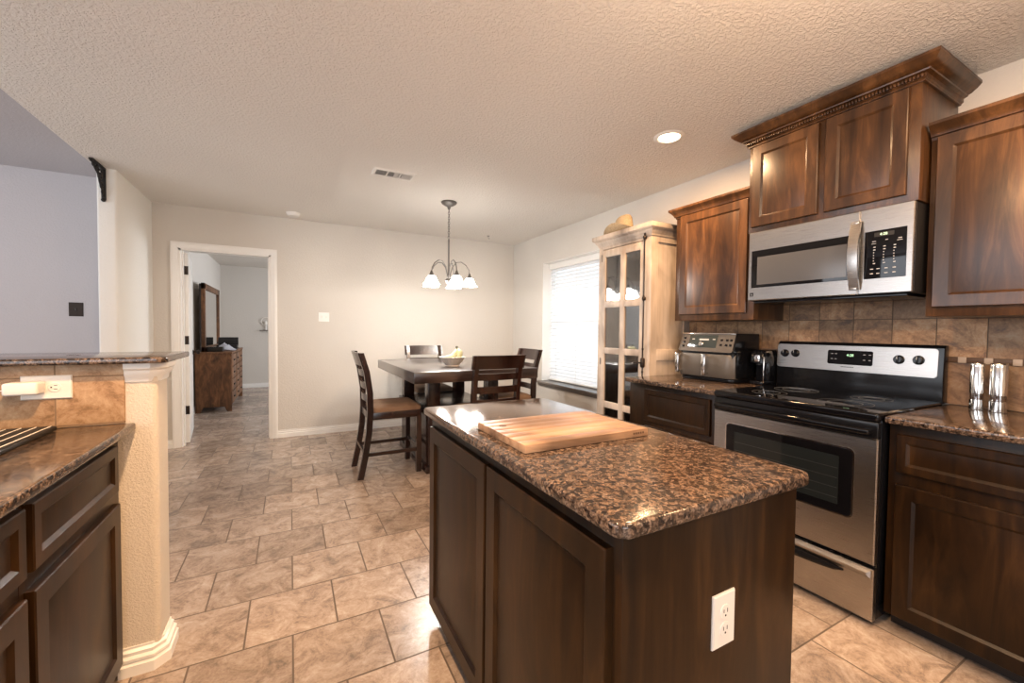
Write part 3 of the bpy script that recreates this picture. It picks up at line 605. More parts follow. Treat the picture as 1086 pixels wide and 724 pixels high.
# ================================================================== AIR FRYER, COFFEE MAKER, MILLS
t = thing('air_fryer', 'grey double drawer air fryer with steel handles on the counter', 'air fryer', (2.7, 1.92, 0.915))
fx, f0, f1 = 2.575, 1.715, 2.165
b = MB(); b.prism(bull(fx+0.02, f0+0.01, 2.87, f1-0.01, 0.04, (1, 1, 1, 1)), 0.916, 0.945, 0.004); b.build('base', 'black', t)
b = MB(); ring = []
for z, i in ((0.938, 0.012), (0.95, 0.002), (1.10, 0.0), (1.13, 0.006)): ring.append([(x, y, z) for x, y in bull(fx+i+0.004, f0+i, 2.872-i, f1-i, 0.045, (1, 1, 1, 1))])
b.loft(ring); b.build('drawer_housing', 'black', t)
for ya, yb, hy_ in ((1.942, 2.160, 2.128), (1.720, 1.938, 1.906)):
    b = MB(); n = 8; ring = []
    for z, i in ((0.945, 0.006), (0.955, 0.0), (1.095, 0.0), (1.105, 0.004)):
        pts = []
        for k in range(n+1):
            s = k/n; yy = ya+(yb-ya)*s
            curve = 0.0
            if yb > 2.1 and s > 0.8: curve = 0.03*((s-0.8)/0.2)**2
            if ya < 1.75 and s < 0.2: curve = 0.03*((0.2-s)/0.2)**2
            pts.append((fx-0.004+i+curve, yy))
        pts += [(fx+0.06, yb), (fx+0.06, ya)]
        ring.append([(x, y, z) for x, y in pts])
    b.loft(ring); dw = b.build('drawer', 'fryer', t)
    b = MB(); b.box(fx-0.052, hy_-0.014, 0.962, fx-0.038, hy_+0.014, 1.105, 0.003); b.box(fx-0.045, hy_-0.009, 1.085, fx, hy_+0.009, 1.102, 0.002); b.box(fx-0.045, hy_-0.009, 0.965, fx, hy_+0.009, 0.978, 0.002); b.build('handle', 'chrome', dw)
b = MB(); P_ = [(fx+0.0, 1.118), (2.865, 1.118), (2.865, 1.25), (fx+0.045, 1.25)]
b.prism(P_, 0, f1-f0-0.012, 0.006, 3, Matrix(((1, 0, 0, 0), (0, 0, 1, f0+0.006), (0, 1, 0, 0), (0, 0, 0, 1)))); b.build('top_body', 'black', t)
sl = math.atan2(0.045, 0.132); Vf = V((math.sin(sl), 0, math.cos(sl))); Wf = V((-math.cos(sl), 0, math.sin(sl))); mf = Matrix((-Y, Vf, Wf)).transposed().to_4x4()
mf.translation = V((fx, f1-0.012, 1.12))
b = MB(); b.prism(bull(0, 0, 0.425, 0.134, 0.012, (1, 1, 1, 1)), -0.002, 0.003, 0.001, 1, mf); fc = b.build('control_fascia', 'fryer', t)
b = MB(); b.box(0.0, 0.132, -0.004, 0.425, 0.139, 0.004, 0.001, mtx=mf); b.build('top_rim', 'chrome', fc)
b = MB(); b.box(0.075, 0.030, 0.003, 0.30, 0.122, 0.0045, 0.0004, mtx=mf); b.build('display_glass', mat('smoky_display', (0.035, 0.045, 0.045), 0.12), fc)
b = MB(); b.lathe([(0.018, 0), (0.018, 0.012), (0.015, 0.015), (0, 0.015)], mtx=mf @ Matrix.Translation((0.185, 0.055, 0.0045)), seg=22); b.build('dial', 'chrome', fc)
b = MB(); b.box(0.16, 0.083, 0.0045, 0.235, 0.094, 0.005, mtx=mf)
for q in (0.10, 0.265): b.box(q, 0.088, 0.0045, q+0.02, 0.094, 0.005, mtx=mf)
b.build('display_print', 'print', fc)
for cxx in (0.325, 0.365, 0.395):
    for r in range(2): b = MB(); b.box(cxx, 0.045+r*0.035, 0.003, cxx+0.018, 0.060+r*0.035, 0.0045, 0.0005, mtx=mf); b.build('button', 'black', fc)
for r in range(3): b = MB(); b.box(0.022, 0.030+r*0.03, 0.003, 0.045, 0.044+r*0.03, 0.0045, 0.0005, mtx=mf); b.build('button', 'black', fc)
t = thing('coffee_maker', 'small black pod coffee maker squeezed between air fryer and stove', 'coffee maker', (2.78, 1.64, 0.915))
b = MB(); b.prism(bull(2.70, 1.592, 2.87, 1.692, 0.02, (1, 1, 1, 1)), 0.916, 0.94, 0.004); b.build('base', 'black', t)
b = MB(); b.prism(bull(2.77, 1.592, 2.87, 1.692, 0.02, (1, 1, 1, 1)), 0.94, 1.10, 0.002); b.build('column', 'black', t)
b = MB(); ring = []
for k in range(7):
    a = math.pi/2*k/6; ring.append([(x, y, 1.06+0.085*math.sin(a)) for x, y in bull(2.70+0.03*(1-math.cos(a)), 1.592+0.012*(1-math.cos(a)), 2.872, 1.692-0.012*(1-math.cos(a)), 0.02, (1, 1, 1, 1))])
b.loft(ring); b.build('brew_head', 'black', t)
b = MB(); b.box(2.697, 1.617, 1.068, 2.702, 1.668, 1.112, 0.001); b.build('front_plate', 'chrome', t)
b = MB(); b.cyl((2.74, 1.642, 1.045), (2.74, 1.642, 1.062), 0.02, 16); b.build('spout', 'blackmat', t)
b = MB(); b.box(2.705, 1.592, 0.93, 2.712, 1.597, 1.10, 0.001); b.build('edge_strip', 'chrome', t)
def mill(x, y, r, h, label):
    t = thing('pepper_mill', label, 'mill', (x, y, 0.9155), 'steel mills on the right counter')
    z = 0.9155
    b = MB(); b.lathe([(r+0.001, 0), (r+0.001, 0.008), (r, 0.009), (r, 0.046), (r*0.9, 0.048)], (x, y, z)); b.build('base', 'chrome', t)
    b = MB(); b.lathe([(r*0.92, 0.046), (r*0.92, 0.075)], (x, y, z)); b.build('window', 'millglass', t)
    b = MB(); b.lathe([(0.002, 0.047), (r*0.75, 0.047), (r*0.75, 0.062), (0.002, 0.064)], (x, y, z)); b.build('peppercorns', 'bandbrown', t)
    b = MB(); b.lathe([(r*0.9, 0.072), (r, 0.074), (r, h-0.02), (r*0.97, h-0.018), (r*0.97, h-0.015), (r, h-0.014), (r*0.98, h-0.004), (r*0.9, h), (r*0.4, h+0.001), (0, h+0.001)], (x, y, z)); b.build('cap', 'chrome', t)
mill(2.80, 0.668, 0.0245, 0.215, 'steel pepper mill nearer the stove')
mill(2.795, 0.602, 0.028, 0.218, 'slightly wider steel mill farther from the stove')

# ================================================================== TALL CREAM CABINET
tx, ty0, ty1, tz = 2.452, 2.335, 2.935, 2.03
t = thing('display_cabinet', 'tall cream display cabinet with glass panes beside the dining window', 'cabinet', (2.68, 2.63, 0))
b = MB()
b.box(tx+0.022, ty0, 0.0, XW-0.020, ty0+0.02, tz-0.03); b.box(tx+0.022, ty1-0.02, 0.0, XW-0.020, ty1, tz-0.03); b.box(XW-0.02, ty0, 0, XW-0.004, ty1, tz-0.03); b.box(tx+0.022, ty0+0.02, 0.0, XW-0.020, ty1-0.02, 0.10); b.box(tx+0.022, ty0, tz-0.03, XW-0.004, ty1, tz-0.001)
b.box(tx, ty0, 0.1, tx+0.022, ty0+0.0615, 1.975); b.box(tx, ty1-0.0475, 0.1, tx+0.022, ty1, 1.975); b.box(tx, ty0, 1.975, tx+0.022, ty1, tz-0.001); b.box(tx, ty0, 0, tx+0.022, ty1, 0.10)
b.build('carcass', 'cream', t)
for z in (0.60, 1.06, 1.50): b = MB(); b.box(tx+0.05, ty0+0.021, z, XW-0.021, ty1-0.021, z+0.018); b.build('shelf', 'cream', t)
for y in (ty0-0.0,):   # framed side panel
    b = MB(); b.box(tx+0.001, y-0.012, 0, tx+0.075, y-0.0005, tz-0.001); b.box(XW-0.07, y-0.012, 0, XW-0.006, y-0.0005, tz-0.001); b.box(tx+0.075, y-0.0115, 1.03, XW-0.07, y-0.0005, 1.115, 0.002); b.box(tx+0.075, y-0.0115, 1.955, XW-0.07, y-0.0005, tz-0.001)
    b.build('side_frame', 'cream', t)
c3 = [(0, 2.0), (0.006, 2.0), (0.010, 2.018), (0.022, 2.03), (0.026, 2.042), (0.045, 2.056), (0.048, 2.062), (0.048, 2.092), (0, 2.092)]
b = MB(); b.sweep([(XW-0.005, ty1), (tx, ty1), (tx, ty0-0.012), (XW-0.005, ty0-0.012)], c3); b.box(tx+0.001, ty0-0.011, 2.031, XW-0.006, ty1-0.001, 2.090); b.build('cornice', 'cream', t)
# glazed door
ya, yb, za, zb = ty0+0.062, ty1-0.048, 0.11, 1.968
cols = ((2.436, 2.582), (2.655, 2.812)); rows = ((1.520, 1.905), (1.112, 1.462), (0.640, 1.060), (0.16, 0.585))
cols = ((ya+0.036, ya+0.205), (ya+0.262, yb-0.042))
b = MB(); dx0, dx1 = tx-0.004, tx+0.020
b.box(dx0, ya, za, dx1, cols[0][0], zb, 0.001); b.box(dx0, cols[0][1], za, dx1, cols[1][0], zb, 0.001); b.box(dx0, cols[1][1], za, dx1, yb, zb, 0.001)
zs = [za]+[v for r in rows[::-1] for v in r]+[zb]
for k in range(0, len(zs), 2): b.box(dx0+0.0005, ya, zs[k], dx1-0.0005, yb, zs[k+1], 0.001)
gd = b.build('door', 'cream', t)
for c in cols:
    for r in rows: b = MB(); b.box(tx+0.006, c[0]-0.004, r[0]-0.004, tx+0.009, c[1]+0.004, r[1]+0.004); b.build('pane', 'cabglass', gd)
b = MB(); yr = ty0+0.046
b.tube([(tx-0.014, yr, 0.14), (tx-0.014, yr, 1.99)], 0.0055, 10)
for z in (0.55, 1.515, 1.99): b.sphere((tx-0.014, yr, z), 0.014, 1, 1, 1.3); b.box(tx-0.012, yr-0.010, z-0.012, tx, yr+0.010, z+0.012, 0.002)
for z in (2.012, 1.53, 1.12, 0.94): b.sphere((tx-0.014, yr, z), 0.0085, 1, 1, 1.5)
rod = b.build('cremone_bolt', 'bronze', t)
b = MB(); b.lathe([(0.012, 0.975), (0.018, 0.985), (0.018, 1.04), (0.012, 1.05)], (tx-0.014, yr, 0), 16); b.tube([(tx-0.02, yr, 1.012), (tx-0.05, yr+0.004, 1.012), (tx-0.056, yr+0.02, 1.012), (tx-0.056, yr+0.05, 1.010)], [0.006, 0.006, 0.008, 0.009], 10); b.build('bolt_handle', 'bronze', rod)
for z in (1.9, 0.99, 0.25): b = MB(); b.cyl((tx-0.006, yb+0.003, z-0.03), (tx-0.006, yb+0.003, z+0.03), 0.005, 10); b.build('hinge', 'nickel', t)
# things on its shelves
tb = thing('wire_basket', 'small wire basket on a shelf inside the cream cabinet', 'basket', (2.6, 2.56, 1.078))
b = MB()
for k in range(5): z = 1.080+k*0.032; b.tube([(2.54, 2.47, z), (2.66, 2.47, z), (2.66, 2.64, z), (2.54, 2.64, z), (2.54, 2.47, z)], 0.002, 6)
for k in range(7):
    y = 2.47+0.17*k/6; b.tube([(2.54, y, 1.208), (2.54, y, 1.080), (2.66, y, 1.080), (2.66, y, 1.208)], 0.0015, 6)
b.build('wire_frame', 'chrome', tb)
b = MB(); b.lathe([(0.0, 0), (0.035, 0), (0.045, 0.03), (0.05, 0.07), (0.046, 0.07), (0.04, 0.03), (0.0, 0.01)], (2.62, 2.76, 1.079)); tag(b.build('cup', mat('rust_red_glaze', (0.35, 0.08, 0.04), 0.3), loc=(2.62, 2.76, 1.079)), 'rusty red bowl beside the wire basket inside the cream cabinet', 'bowl')
# straw hat
t = thing('straw_hat', 'woven straw cowboy hat lying on top of the cream cabinet', 'hat', (2.60, 2.70, 2.094))
b = MB(); rings = []
for s in (0.0, 0.25, 0.5, 0.75, 1.0):
    ring = []
    for i in range(40):
        a = 2*math.pi*i/40; rx = 0.075+(0.135-0.075)*s; ry = 0.095+(0.205-0.095)*s
        zz = 0.012+s*s*0.06*abs(math.cos(a))**2.2-0.012*s*abs(math.sin(a))
        ring.append((2.535+rx*math.cos(a), 2.72+ry*math.sin(a), 2.094+zz))
    rings.append(ring)
rings2 = [[(x, y, z+0.003) for x, y, z in r] for r in rings[::-1]]
b.loft(rings+rings2, True, False); b.build('brim', 'straw', t)
b = MB(); rings = []
for h, k in ((0.010, 1.0), (0.045, 0.97), (0.09, 0.9), (0.125, 0.82), (0.140, 0.68), (0.134, 0.4), (0.124, 0.1)):
    rings.append([(2.535+0.075*k*math.cos(a), 2.72+0.092*k*math.sin(a)+0.01*h, 2.094+h*(1-0.10*math.sin(a))) for a in [2*math.pi*i/40 for i in range(40)]])
b.loft(rings, True, True); cr = b.build('crown', 'straw', t)
b = MB(); b.loft([[(2.535+0.0765*k*math.cos(a), 2.72+0.0935*k*math.sin(a), 2.094+h) for a in [2*math.pi*i/40 for i in range(40)]] for h, k in ((0.014, 1.0), (0.030, 0.985))], True, False); b.build('band', 'bandbrown', t)

# ================================================================== DINING TABLE AND CHAIRS
t = thing('dining_table', 'square counter height dining table in dark espresso wood', 'table', (1.42, 3.98, 0))
b = MB(); b.box(0.855, 3.22, 0.824, 1.995, 4.745, 0.915, 0.004); b.build('tabletop', 'table_wood', t)
for x in (1.055, 1.625):
    for y in (3.50, 4.36): b = MB(); b.box(x, y, 0.545, x+0.108, y+0.108, 0.824, 0.004); b.build('leg', 'espresso', t)
b = MB(); b.box(1.03, 3.475, 0.515, 1.76, 4.49, 0.545, 0.004); b.build('shelf', 'espresso', t)
b = MB(); b.box(1.055, 3.50, 0.06, 1.735, 4.465, 0.515, 0.002); b.build('storage_base', 'espresso', t)
b = MB(); b.box(1.035, 3.48, 0.0, 1.755, 4.485, 0.06, 0.004); b.build('plinth', 'espresso', t)
def post_path(x): return [(x, -0.262, 0), (x, -0.225, 0.18), (x, -0.195, 0.38), (x, -0.185, 0.55), (x, -0.188, 0.72), (x, -0.215, 0.90), (x, -0.262, 1.055)]
def sq_sweep(b, pts, w, d):
    rings = [[(x+sx*w/2, y+sy*d/2, z) for sx, sy in ((-1, -1), (1, -1), (1, 1), (-1, 1))] for x, y, z in pts]; b.loft(rings)
def back_y(z):
    pts = post_path(0)
    for p, q in zip(pts, pts[1:]):
        if p[2] <= z <= q[2]: return p[1]+(q[1]-p[1])*(z-p[2])/(q[2]-p[2])
    return pts[-1][1]
def make_chair():
    t = thing('counter_chair', '', 'chair', (0, 0, 0), 'ladder back counter chairs around the dining table')
    for s in (-1, 1):
        b = MB(); sq_sweep(b, post_path(s*0.195), 0.036, 0.048); b.build('back_post', 'espresso', t)
        b = MB(); sq_sweep(b, [(s*0.195, 0.225, 0), (s*0.195, 0.225, 0.50)], 0.042, 0.042); b.build('leg', 'espresso', t)
        b = MB(); b.box(s*0.195-0.011, -0.20, 0.185, s*0.195+0.011, 0.21, 0.215); b.build('stretcher', 'espresso', t)
    b = MB(); b.box(-0.18, 0.214, 0.205, 0.18, 0.236, 0.235); b.build('stretcher', 'espresso', t)
    b = MB(); b.box(-0.18, -0.24, 0.215, 0.18, -0.218, 0.240); b.build('stretcher', 'espresso', t)
    b = MB(); b.box(-0.212, -0.20, 0.49, 0.212, 0.246, 0.552, 0.003); b.build('seat_frame', 'espresso', t)
    b = MB(); rings = []
    for z, i in ((0.552, 0.004), (0.570, 0.0), (0.590, 0.008), (0.602, 0.03), (0.607, 0.08)): rings.append([(x, y, z) for x, y in bull(-0.215+i, -0.165+i, 0.215-i, 0.25-i, 0.03, (1, 1, 1, 1))])
    b.loft(rings); b.build('cushion', 'suede', t)
    def slat(z0, z1, hw, th, bow, name):
        b = MB(); n = 12; rings = []
        for k in range(n+1):
            u = -1+2*k/n; x = u*hw; bo = -bow*(1-u*u); y0 = back_y(z0)+bo; y1 = back_y(z1)+bo
            rings.append([(x, y0-th/2, z0), (x, y0+th/2, z0), (x, y1+th/2, z1), (x, y1-th/2, z1)])
        b.loft(rings); b.build(name, 'espresso', t)
    slat(0.945, 1.055, 0.232, 0.024, 0.025, 'top_rail')
    for z in (0.852, 0.745, 0.640): slat(z, z+0.056, 0.185, 0.016, 0.025, 'back_slat')
    return t
ch = make_chair()
for i, (x, y, r, lab) in enumerate((
    (0.772, 3.795, -90, 'dark ladder back chair with tan seat at the table side toward the bedroom door'),
    (1.480, 3.225, 0, 'ladder back chair seen from behind between island and dining table'),
    (1.445, 4.75, 180, 'ladder back chair on the far side of the table against the back wall'),
    (2.025, 3.85, 90, 'ladder back chair on the window side of the dining table'))):
    o = ch if i == 0 else copy_tree(ch)
    o.location = (x, y, 0); o.rotation_euler = (0, 0, math.radians(r)); o['label'] = lab
# fruit bowl
t = thing('fruit_bowl', 'fluted cream ceramic bowl on the dining table holding the bananas', 'bowl', (1.33, 3.62, 0.915))
bc = (1.33, 3.66, 0.9155)
b = MB(); rp = lambda a, z: 0.02*math.cos(22*a)*min(1, max(0, z*20))
b.lathe([(0.0, 0), (0.065, 0), (0.068, 0.006), (0.062, 0.012), (0.095, 0.045), (0.115, 0.080), (0.118, 0.084), (0.112, 0.084), (0.09, 0.046), (0.055, 0.018), (0, 0.014)], bc, 88, ripple=rp); b.build('bowl_body', 'bowl', t)
b = MB(); b.tube([(bc[0]+0.118*math.cos(a), bc[1]+0.118*math.sin(a), bc[2]+0.084) for a in [2*math.pi*i/48 for i in range(49)]], 0.005, 8); b.build('rim', 'bowl', t)
def banana(pts, label):
    t = thing('banana', label, 'banana', pts[0], 'bananas in the fruit bowl')
    n = len(pts); P = [V(p) for p in pts]
    sm = []
    for i in range(n-1):
        p0, p1, p2, p3 = P[max(i-1, 0)], P[i], P[i+1], P[min(i+2, n-1)]
        for k in range(5):
            u = k/5; sm.append(0.5*((2*p1)+(-p0+p2)*u+(2*p0-5*p1+4*p2-p3)*u*u+(-p0+3*p1-3*p2+p3)*u**3))
    sm.append(P[-1]); N = len(sm)
    rr = [0.006+0.0165*min(1, 4*i/N, 4.5*(N-1-i)/N) for i in range(N)]
    b = MB(); b.tube(sm, rr, 8); b.build('peel', 'banana', t, sharp=20)
    b = MB(); d = (sm[-1]-sm[-2]).normalized(); b.tube([sm[-1]-d*0.003, sm[-1]+d*0.012, sm[-1]+d*0.028], [0.007, 0.0055, 0.007], 8); b.build('stem', 'stemb', t)
ap = (bc[0]+0.035, bc[1]-0.03, bc[2]+0.175)
banana([(bc[0]-0.095, bc[1]-0.02, bc[2]+0.085), (bc[0]-0.055, bc[1]-0.045, bc[2]+0.084), (bc[0]-0.005, bc[1]-0.05, bc[2]+0.105), (bc[0]+0.028, bc[1]-0.035, bc[2]+0.160)], 'banana curving to the left over the bowl rim')
banana([(bc[0]+0.035, bc[1]+0.055, bc[2]+0.055), (bc[0]+0.075, bc[1]+0.02, bc[2]+0.085), (bc[0]+0.075, bc[1]-0.01, bc[2]+0.125), (bc[0]+0.045, bc[1]-0.02, bc[2]+0.160)], 'banana bulging at the right of the bunch')
banana([(bc[0]+0.005, bc[1]-0.03, bc[2]+0.055), (bc[0]+0.035, bc[1]-0.058, bc[2]+0.085), (bc[0]+0.048, bc[1]-0.055, bc[2]+0.125), (bc[0]+0.038, bc[1]-0.033, bc[2]+0.162)], 'middle banana of the bunch, nearest the kitchen')

# ================================================================== CHANDELIER
cx, cy = 1.373, 3.90
t = thing('chandelier', 'pewter five arm chandelier with lit bell glass shades over the table', 'chandelier', (cx, cy, H))
b = MB(); b.lathe([(0.0, 0), (0.075, 0), (0.078, -0.006), (0.068, -0.02), (0.045, -0.034), (0.018, -0.046), (0.014, -0.062), (0.006, -0.075), (0, -0.075)], (cx, cy, H)); b.build('canopy', 'nickel', t)
b = MB(); zt = H-0.072; L = 0.034
nl = 12
for k in range(nl):
    zc = zt-0.014-k*0.0235; pts = []
    for i in range(17):
        a = 2*math.pi*i/16; u = 0.0085*math.cos(a); w = 0.0165*math.sin(a)
        pts.append((cx+(u if k % 2 else 0), cy+(0 if k % 2 else u), zc+w))
    b.tube(pts, 0.0024, 6)
b.build('chain', 'nickel', t)
zr = zt-0.014-nl*0.0235
b = MB(); b.lathe([(0.0, zr+0.012), (0.006, zr+0.010), (0.010, zr-0.006), (0.0085, zr-0.02), (0.0085, 1.80), (0.016, 1.79), (0.020, 1.775), (0.012, 1.76), (0.030, 1.745), (0.034, 1.735), (0.022, 1.715), (0.010, 1.70), (0.014, 1.692), (0.0, 1.682)], (cx, cy, 0), 20); b.build('stem', 'nickel', t)
for k in range(5):
    a = math.radians(72*k+200); ca, sa = math.cos(a), math.sin(a); q = lambda r, z: (cx+ca*r, cy+sa*r, z)
    R = 0.205
    pts = [q(0.012, 1.735), q(0.018, 1.80), q(0.035, 1.865), q(0.075, 1.915), q(0.125, 1.92), q(0.17, 1.89), q(0.198, 1.845), q(R, 1.80)]
    b = MB(); b.tube(pts, 0.0052, 8); arm = b.build('arm', 'nickel', t)
    b = MB(); b.lathe([(0.004, 0.0), (0.010, -0.008), (0.013, -0.02), (0.020, -0.036), (0.029, -0.05), (0.026, -0.055), (0, -0.055)], q(R, 1.815), 20); b.build('socket_cup', 'nickel', arm)
    b = MB(); rip = lambda a_, z: 0.055*math.cos(7*a_)*max(0, min(1, (-z-0.07)/0.05))
    b.lathe([(0.024, -0.048), (0.036, -0.058), (0.047, -0.075), (0.055, -0.098), (0.066, -0.118), (0.080, -0.130), (0.077, -0.131), (0.062, -0.120), (0.05, -0.098), (0.042, -0.075), (0.03, -0.060), (0.018, -0.052)], q(R, 1.815), 42, closed=False, ripple=rip); b.build('glass_shade', 'shade', arm)
    b = MB(); b.sphere(q(R, 1.715), 0.024, 1, 1, 1.25, 14); b.build('bulb', 'shade', arm)
    l = bpy.data.lights.new('chandelier_bulb_light', 'POINT'); l.energy = 12; l.color = (1.0, 0.95, 0.89); l.shadow_soft_size = 0.03
    lo = bpy.data.objects.new('chandelier_bulb_light', l); COL.objects.link(lo); lo.location = q(R, 1.66)

# ================================================================== CEILING FIXTURES
def can(x, y, label, power=None, off=False):
    t = thing('recessed_light', label, 'ceiling light', (x, y, H))
    b = MB(); b.lathe([(0.092, 0.0), (0.095, -0.003), (0.090, -0.007), (0.070, -0.009), (0.064, -0.004), (0.062, 0.0)], (x, y, H), 40, closed=False); b.build('trim_ring', 'trim', t)
    b = MB(); b.lathe([(0.0, -0.0045), (0.064, -0.0045), (0.064, -0.001), (0, -0.001)], (x, y, H), 32); b.build('lens', 'canlens', t)
    area('downlight', (x, y, H-0.012), (0, 0, -1), 0.12, 0, power or CAN_POWER, WARM, True)
can(2.135, 1.895, 'lit recessed ceiling light near the upper cabinets')
for x, y, p in ((2.1, 0.15, 12), (-0.1, 0.85, 46), (0.35, -1.2, 12), (2.1, -1.3, 9)):
    can(x, y, 'recessed ceiling light behind the viewer', p)
t = thing('added_fill_globe', 'added glowing globe out of view that brightens the ceiling', 'ceiling light', (1.1, 0.25, H))  # globe added out of view to warm and brighten the ceiling
b = MB(); b.lathe([(0, 0), (0.08, 0), (0.08, -0.02), (0.02, -0.03), (0.012, -0.12), (0.04, -0.13), (0, -0.13)], (1.1, 0.25, H)); b.build('canopy', 'nickel', t)
b = MB(); b.sphere((1.1, 0.25, H-0.33), 0.20); b.build('fill_sphere', emis('warm_fill_glow', (1.0, 0.68, 0.44), 27), t)
for o in bpy.data.objects:
    if o.get('label') == 'recessed ceiling light behind the viewer': o['group'] = 'recessed ceiling lights behind the viewer'
t = thing('ceiling_vent', 'white rectangular air register in the dining ceiling', 'vent', (0.74, 3.42, H))
b = MB(); b.rects((0.575, 3.505, H), X, -Y, -Z, 0.325, 0.165, [(0, 0), (0.004, 0.008), (0.022, 0.010), (0.026, 0.003)], False, False); b.rects((0.575, 3.505, H), X, -Y, -Z, 0.325, 0.165, [(0.0, 0.0), (0.0, 0.001)])
for x in (0.685, 0.785): b.box(x-0.005, 3.365, H-0.010, x+0.005, 3.48, H-0.001)
b.build('frame', 'trim', t)
b = MB(); b.box(0.602, 3.367, H-0.003, 0.873, 3.478, H-0.0015); b.build('duct_opening', mat('duct_grey', (0.10, 0.10, 0.10), 0.8), t)
b = MB()
for k in range(22):
    x = 0.608+k*0.0122
    if min(abs(x-0.685), abs(x-0.785)) < 0.007: continue
    b.box(-0.0007, 3.367, -0.005, 0.0007, 3.478, 0.003, mtx=Matrix.Translation((x, 0, H-0.006)) @ Matrix.Rotation(math.radians(35 if x < 0.735 else -35), 4, 'Y'))
b.build('louvers', 'trim', t)
b = MB(); b.lathe([(0.0, 0), (0.065, 0), (0.067, -0.012), (0.060, -0.026), (0.052, -0.034), (0.02, -0.038), (0, -0.038)], (0.033, 5.12, H)); sm_ = thing('smoke_detector', 'round white smoke detector on the ceiling near the back wall', 'smoke detector', (0.033, 5.12, H)); b.build('cover', 'trim', sm_)
b = MB(); b.lathe([(0.070, 0), (0.070, -0.008), (0.0, -0.008)], (0.033, 5.12, H)); b.build('mounting_plate', 'trim', sm_)
b = MB(); b.lathe([(0.018, 0), (0.018, -0.003), (0.004, -0.006), (0.003, -0.02)], (2.319, 5.03, H), 14, closed=False); b.tube([(2.319, 5.03, H-0.018), (2.319, 5.03, H-0.028), (2.326, 5.03, H-0.040), (2.336, 5.03, H-0.038), (2.338, 5.03, H-0.028)], 0.0025, 8)
tag(b.build('ceiling_hook', 'nickel', loc=(2.319, 5.03, H)), 'small metal hook in the ceiling near the far right corner', 'hook')

# ================================================================== WALL PLATES, BRACKET
def toggle_plate(t, O, U, Vv, Wv, w, h, n, m):
    O, U, Vv, Wv = V(O), V(U), V(Vv), V(Wv)
    b = MB(); b.rects(O-U*w/2-Vv*h/2, U, Vv, Wv, w, h, [(0, 0), (0, 0.003), (0.003, 0.006)]); b.build('cover_plate', m, t)
    for k in range(n):
        c = O+U*(k-(n-1)/2)*0.046
        b = MB(); b.rects(c-U*0.005-Vv*0.010, U, Vv, Wv, 0.010, 0.020, [(0, 0.005), (0.001, 0.009), (0.003, 0.015)]); b.build('toggle', 'nickel' if m == 'bronze' else m, t)
t = thing('light_switch', 'white double light switch on the back wall right of the door', 'light switch', (0.353, YB, 1.39)); toggle_plate(t, (0.353, YB, 1.388), X, Z, -Y, 0.118, 0.108, 2, 'trim')
t = thing('light_switch', 'dark bronze light switch plate on the lavender wall', 'light switch', (-1.783, YB, 1.41)); toggle_plate(t, (-1.783, YB, 1.409), X, Z, -Y, 0.10, 0.13, 1, 'bronze')
t = thing('wall_bracket', 'black scrolled iron bracket at the top of the wall end', 'bracket', (-1.295, 4.44, 2.5))
bx = -1.293
b = MB(); b.box(bx-0.014, 4.426, 2.25, bx+0.014, 4.4395, 2.497, 0.002); b.box(bx-0.014, 4.20, 2.484, bx+0.014, 4.440, 2.498, 0.002); b.build('mounting_bars', 'blackmat', t)
def spiral(c, r0, turns, a0, d=1, n=28):
    return [(bx, c[0]+(r0*(1-0.75*i/n))*math.cos(a0+d*turns*2*math.pi*i/n), c[1]+(r0*(1-0.75*i/n))*math.sin(a0+d*turns*2*math.pi*i/n)) for i in range(n+1)]
for c, r0, tu, a0, d in (((4.365, 2.42), 0.052, 1.4, 0, 1), ((4.30, 2.455), 0.030, 1.3, 1.5, -1), ((4.245, 2.468), 0.018, 1.2, 1.5, 1), ((4.395, 2.355), 0.032, 1.3, 0, -1), ((4.412, 2.302), 0.020, 1.2, 0, 1)):
    b = MB(); b.tube(spiral(c, r0, tu, a0, d), 0.007, 8); b.build('scroll', 'blackmat', t)
b = MB(); b.tube([(bx, 4.425, 2.275), (bx, 4.40, 2.33), (bx, 4.36, 2.37), (bx, 4.335, 2.42), (bx, 4.28, 2.445), (bx, 4.21, 2.485)], 0.008, 8); b.sphere((bx, 4.424, 2.247), 0.015); b.sphere((bx, 4.205, 2.482), 0.011); b.build('brace', 'blackmat', t)

# ================================================================== BEDROOM
t = thing('dresser', 'rustic brown wood dresser seen through the bedroom doorway', 'dresser', (-1.0, 8.2, 0))
dx0_, dx1_, dy0, dy1 = -1.215, -0.775, 7.40, 9.0
b = MB(); b.box(dx0_, dy0, 0.855, dx1_+0.008, dy1, 0.885, 0.003); b.build('top', 'rustic', t)
for y in (dy0+0.01, dy1-0.035):
    b = MB(); b.prism([(dx0_, 0), (dx0_+0.06, 0), (dx0_+0.09, 0.075), (dx1_-0.09, 0.075), (dx1_-0.06, 0), (dx1_, 0), (dx1_, 0.855), (dx0_, 0.855)], 0, 0.025, 0, 1, Matrix(((1, 0, 0, 0), (0, 0, 1, y), (0, 1, 0, 0), (0, 0, 0, 1)))); b.build('side_panel', 'rustic', t)
b = MB(); b.box(dx0_, dy0+0.036, 0.09, dx1_-0.012, dy1-0.036, 0.853); b.build('case', 'rustic', t)
for c in range(3):
    for r in range(4):
        y0 = dy0+0.05+c*0.505; z0 = 0.105+r*0.187
        b = MB(); b.box(dx1_-0.010, y0, z0, dx1_+0.004, y0+0.49, z0+0.175, 0.003); dw = b.build('drawer_front', 'rustic', t)
        b = MB(); b.box(dx1_+0.004, y0+0.19, z0+0.08, dx1_+0.018, y0+0.30, z0+0.098, 0.003); b.build('pull', 'blackmat', dw)
t = thing('dresser_mirror', 'framed rectangular mirror standing upright on the dresser', 'mirror', (-1.13, 8.2, 0.885))
my0, my1, mz1 = 7.50, 8.95, 1.90; mx_ = -1.13
b = MB()
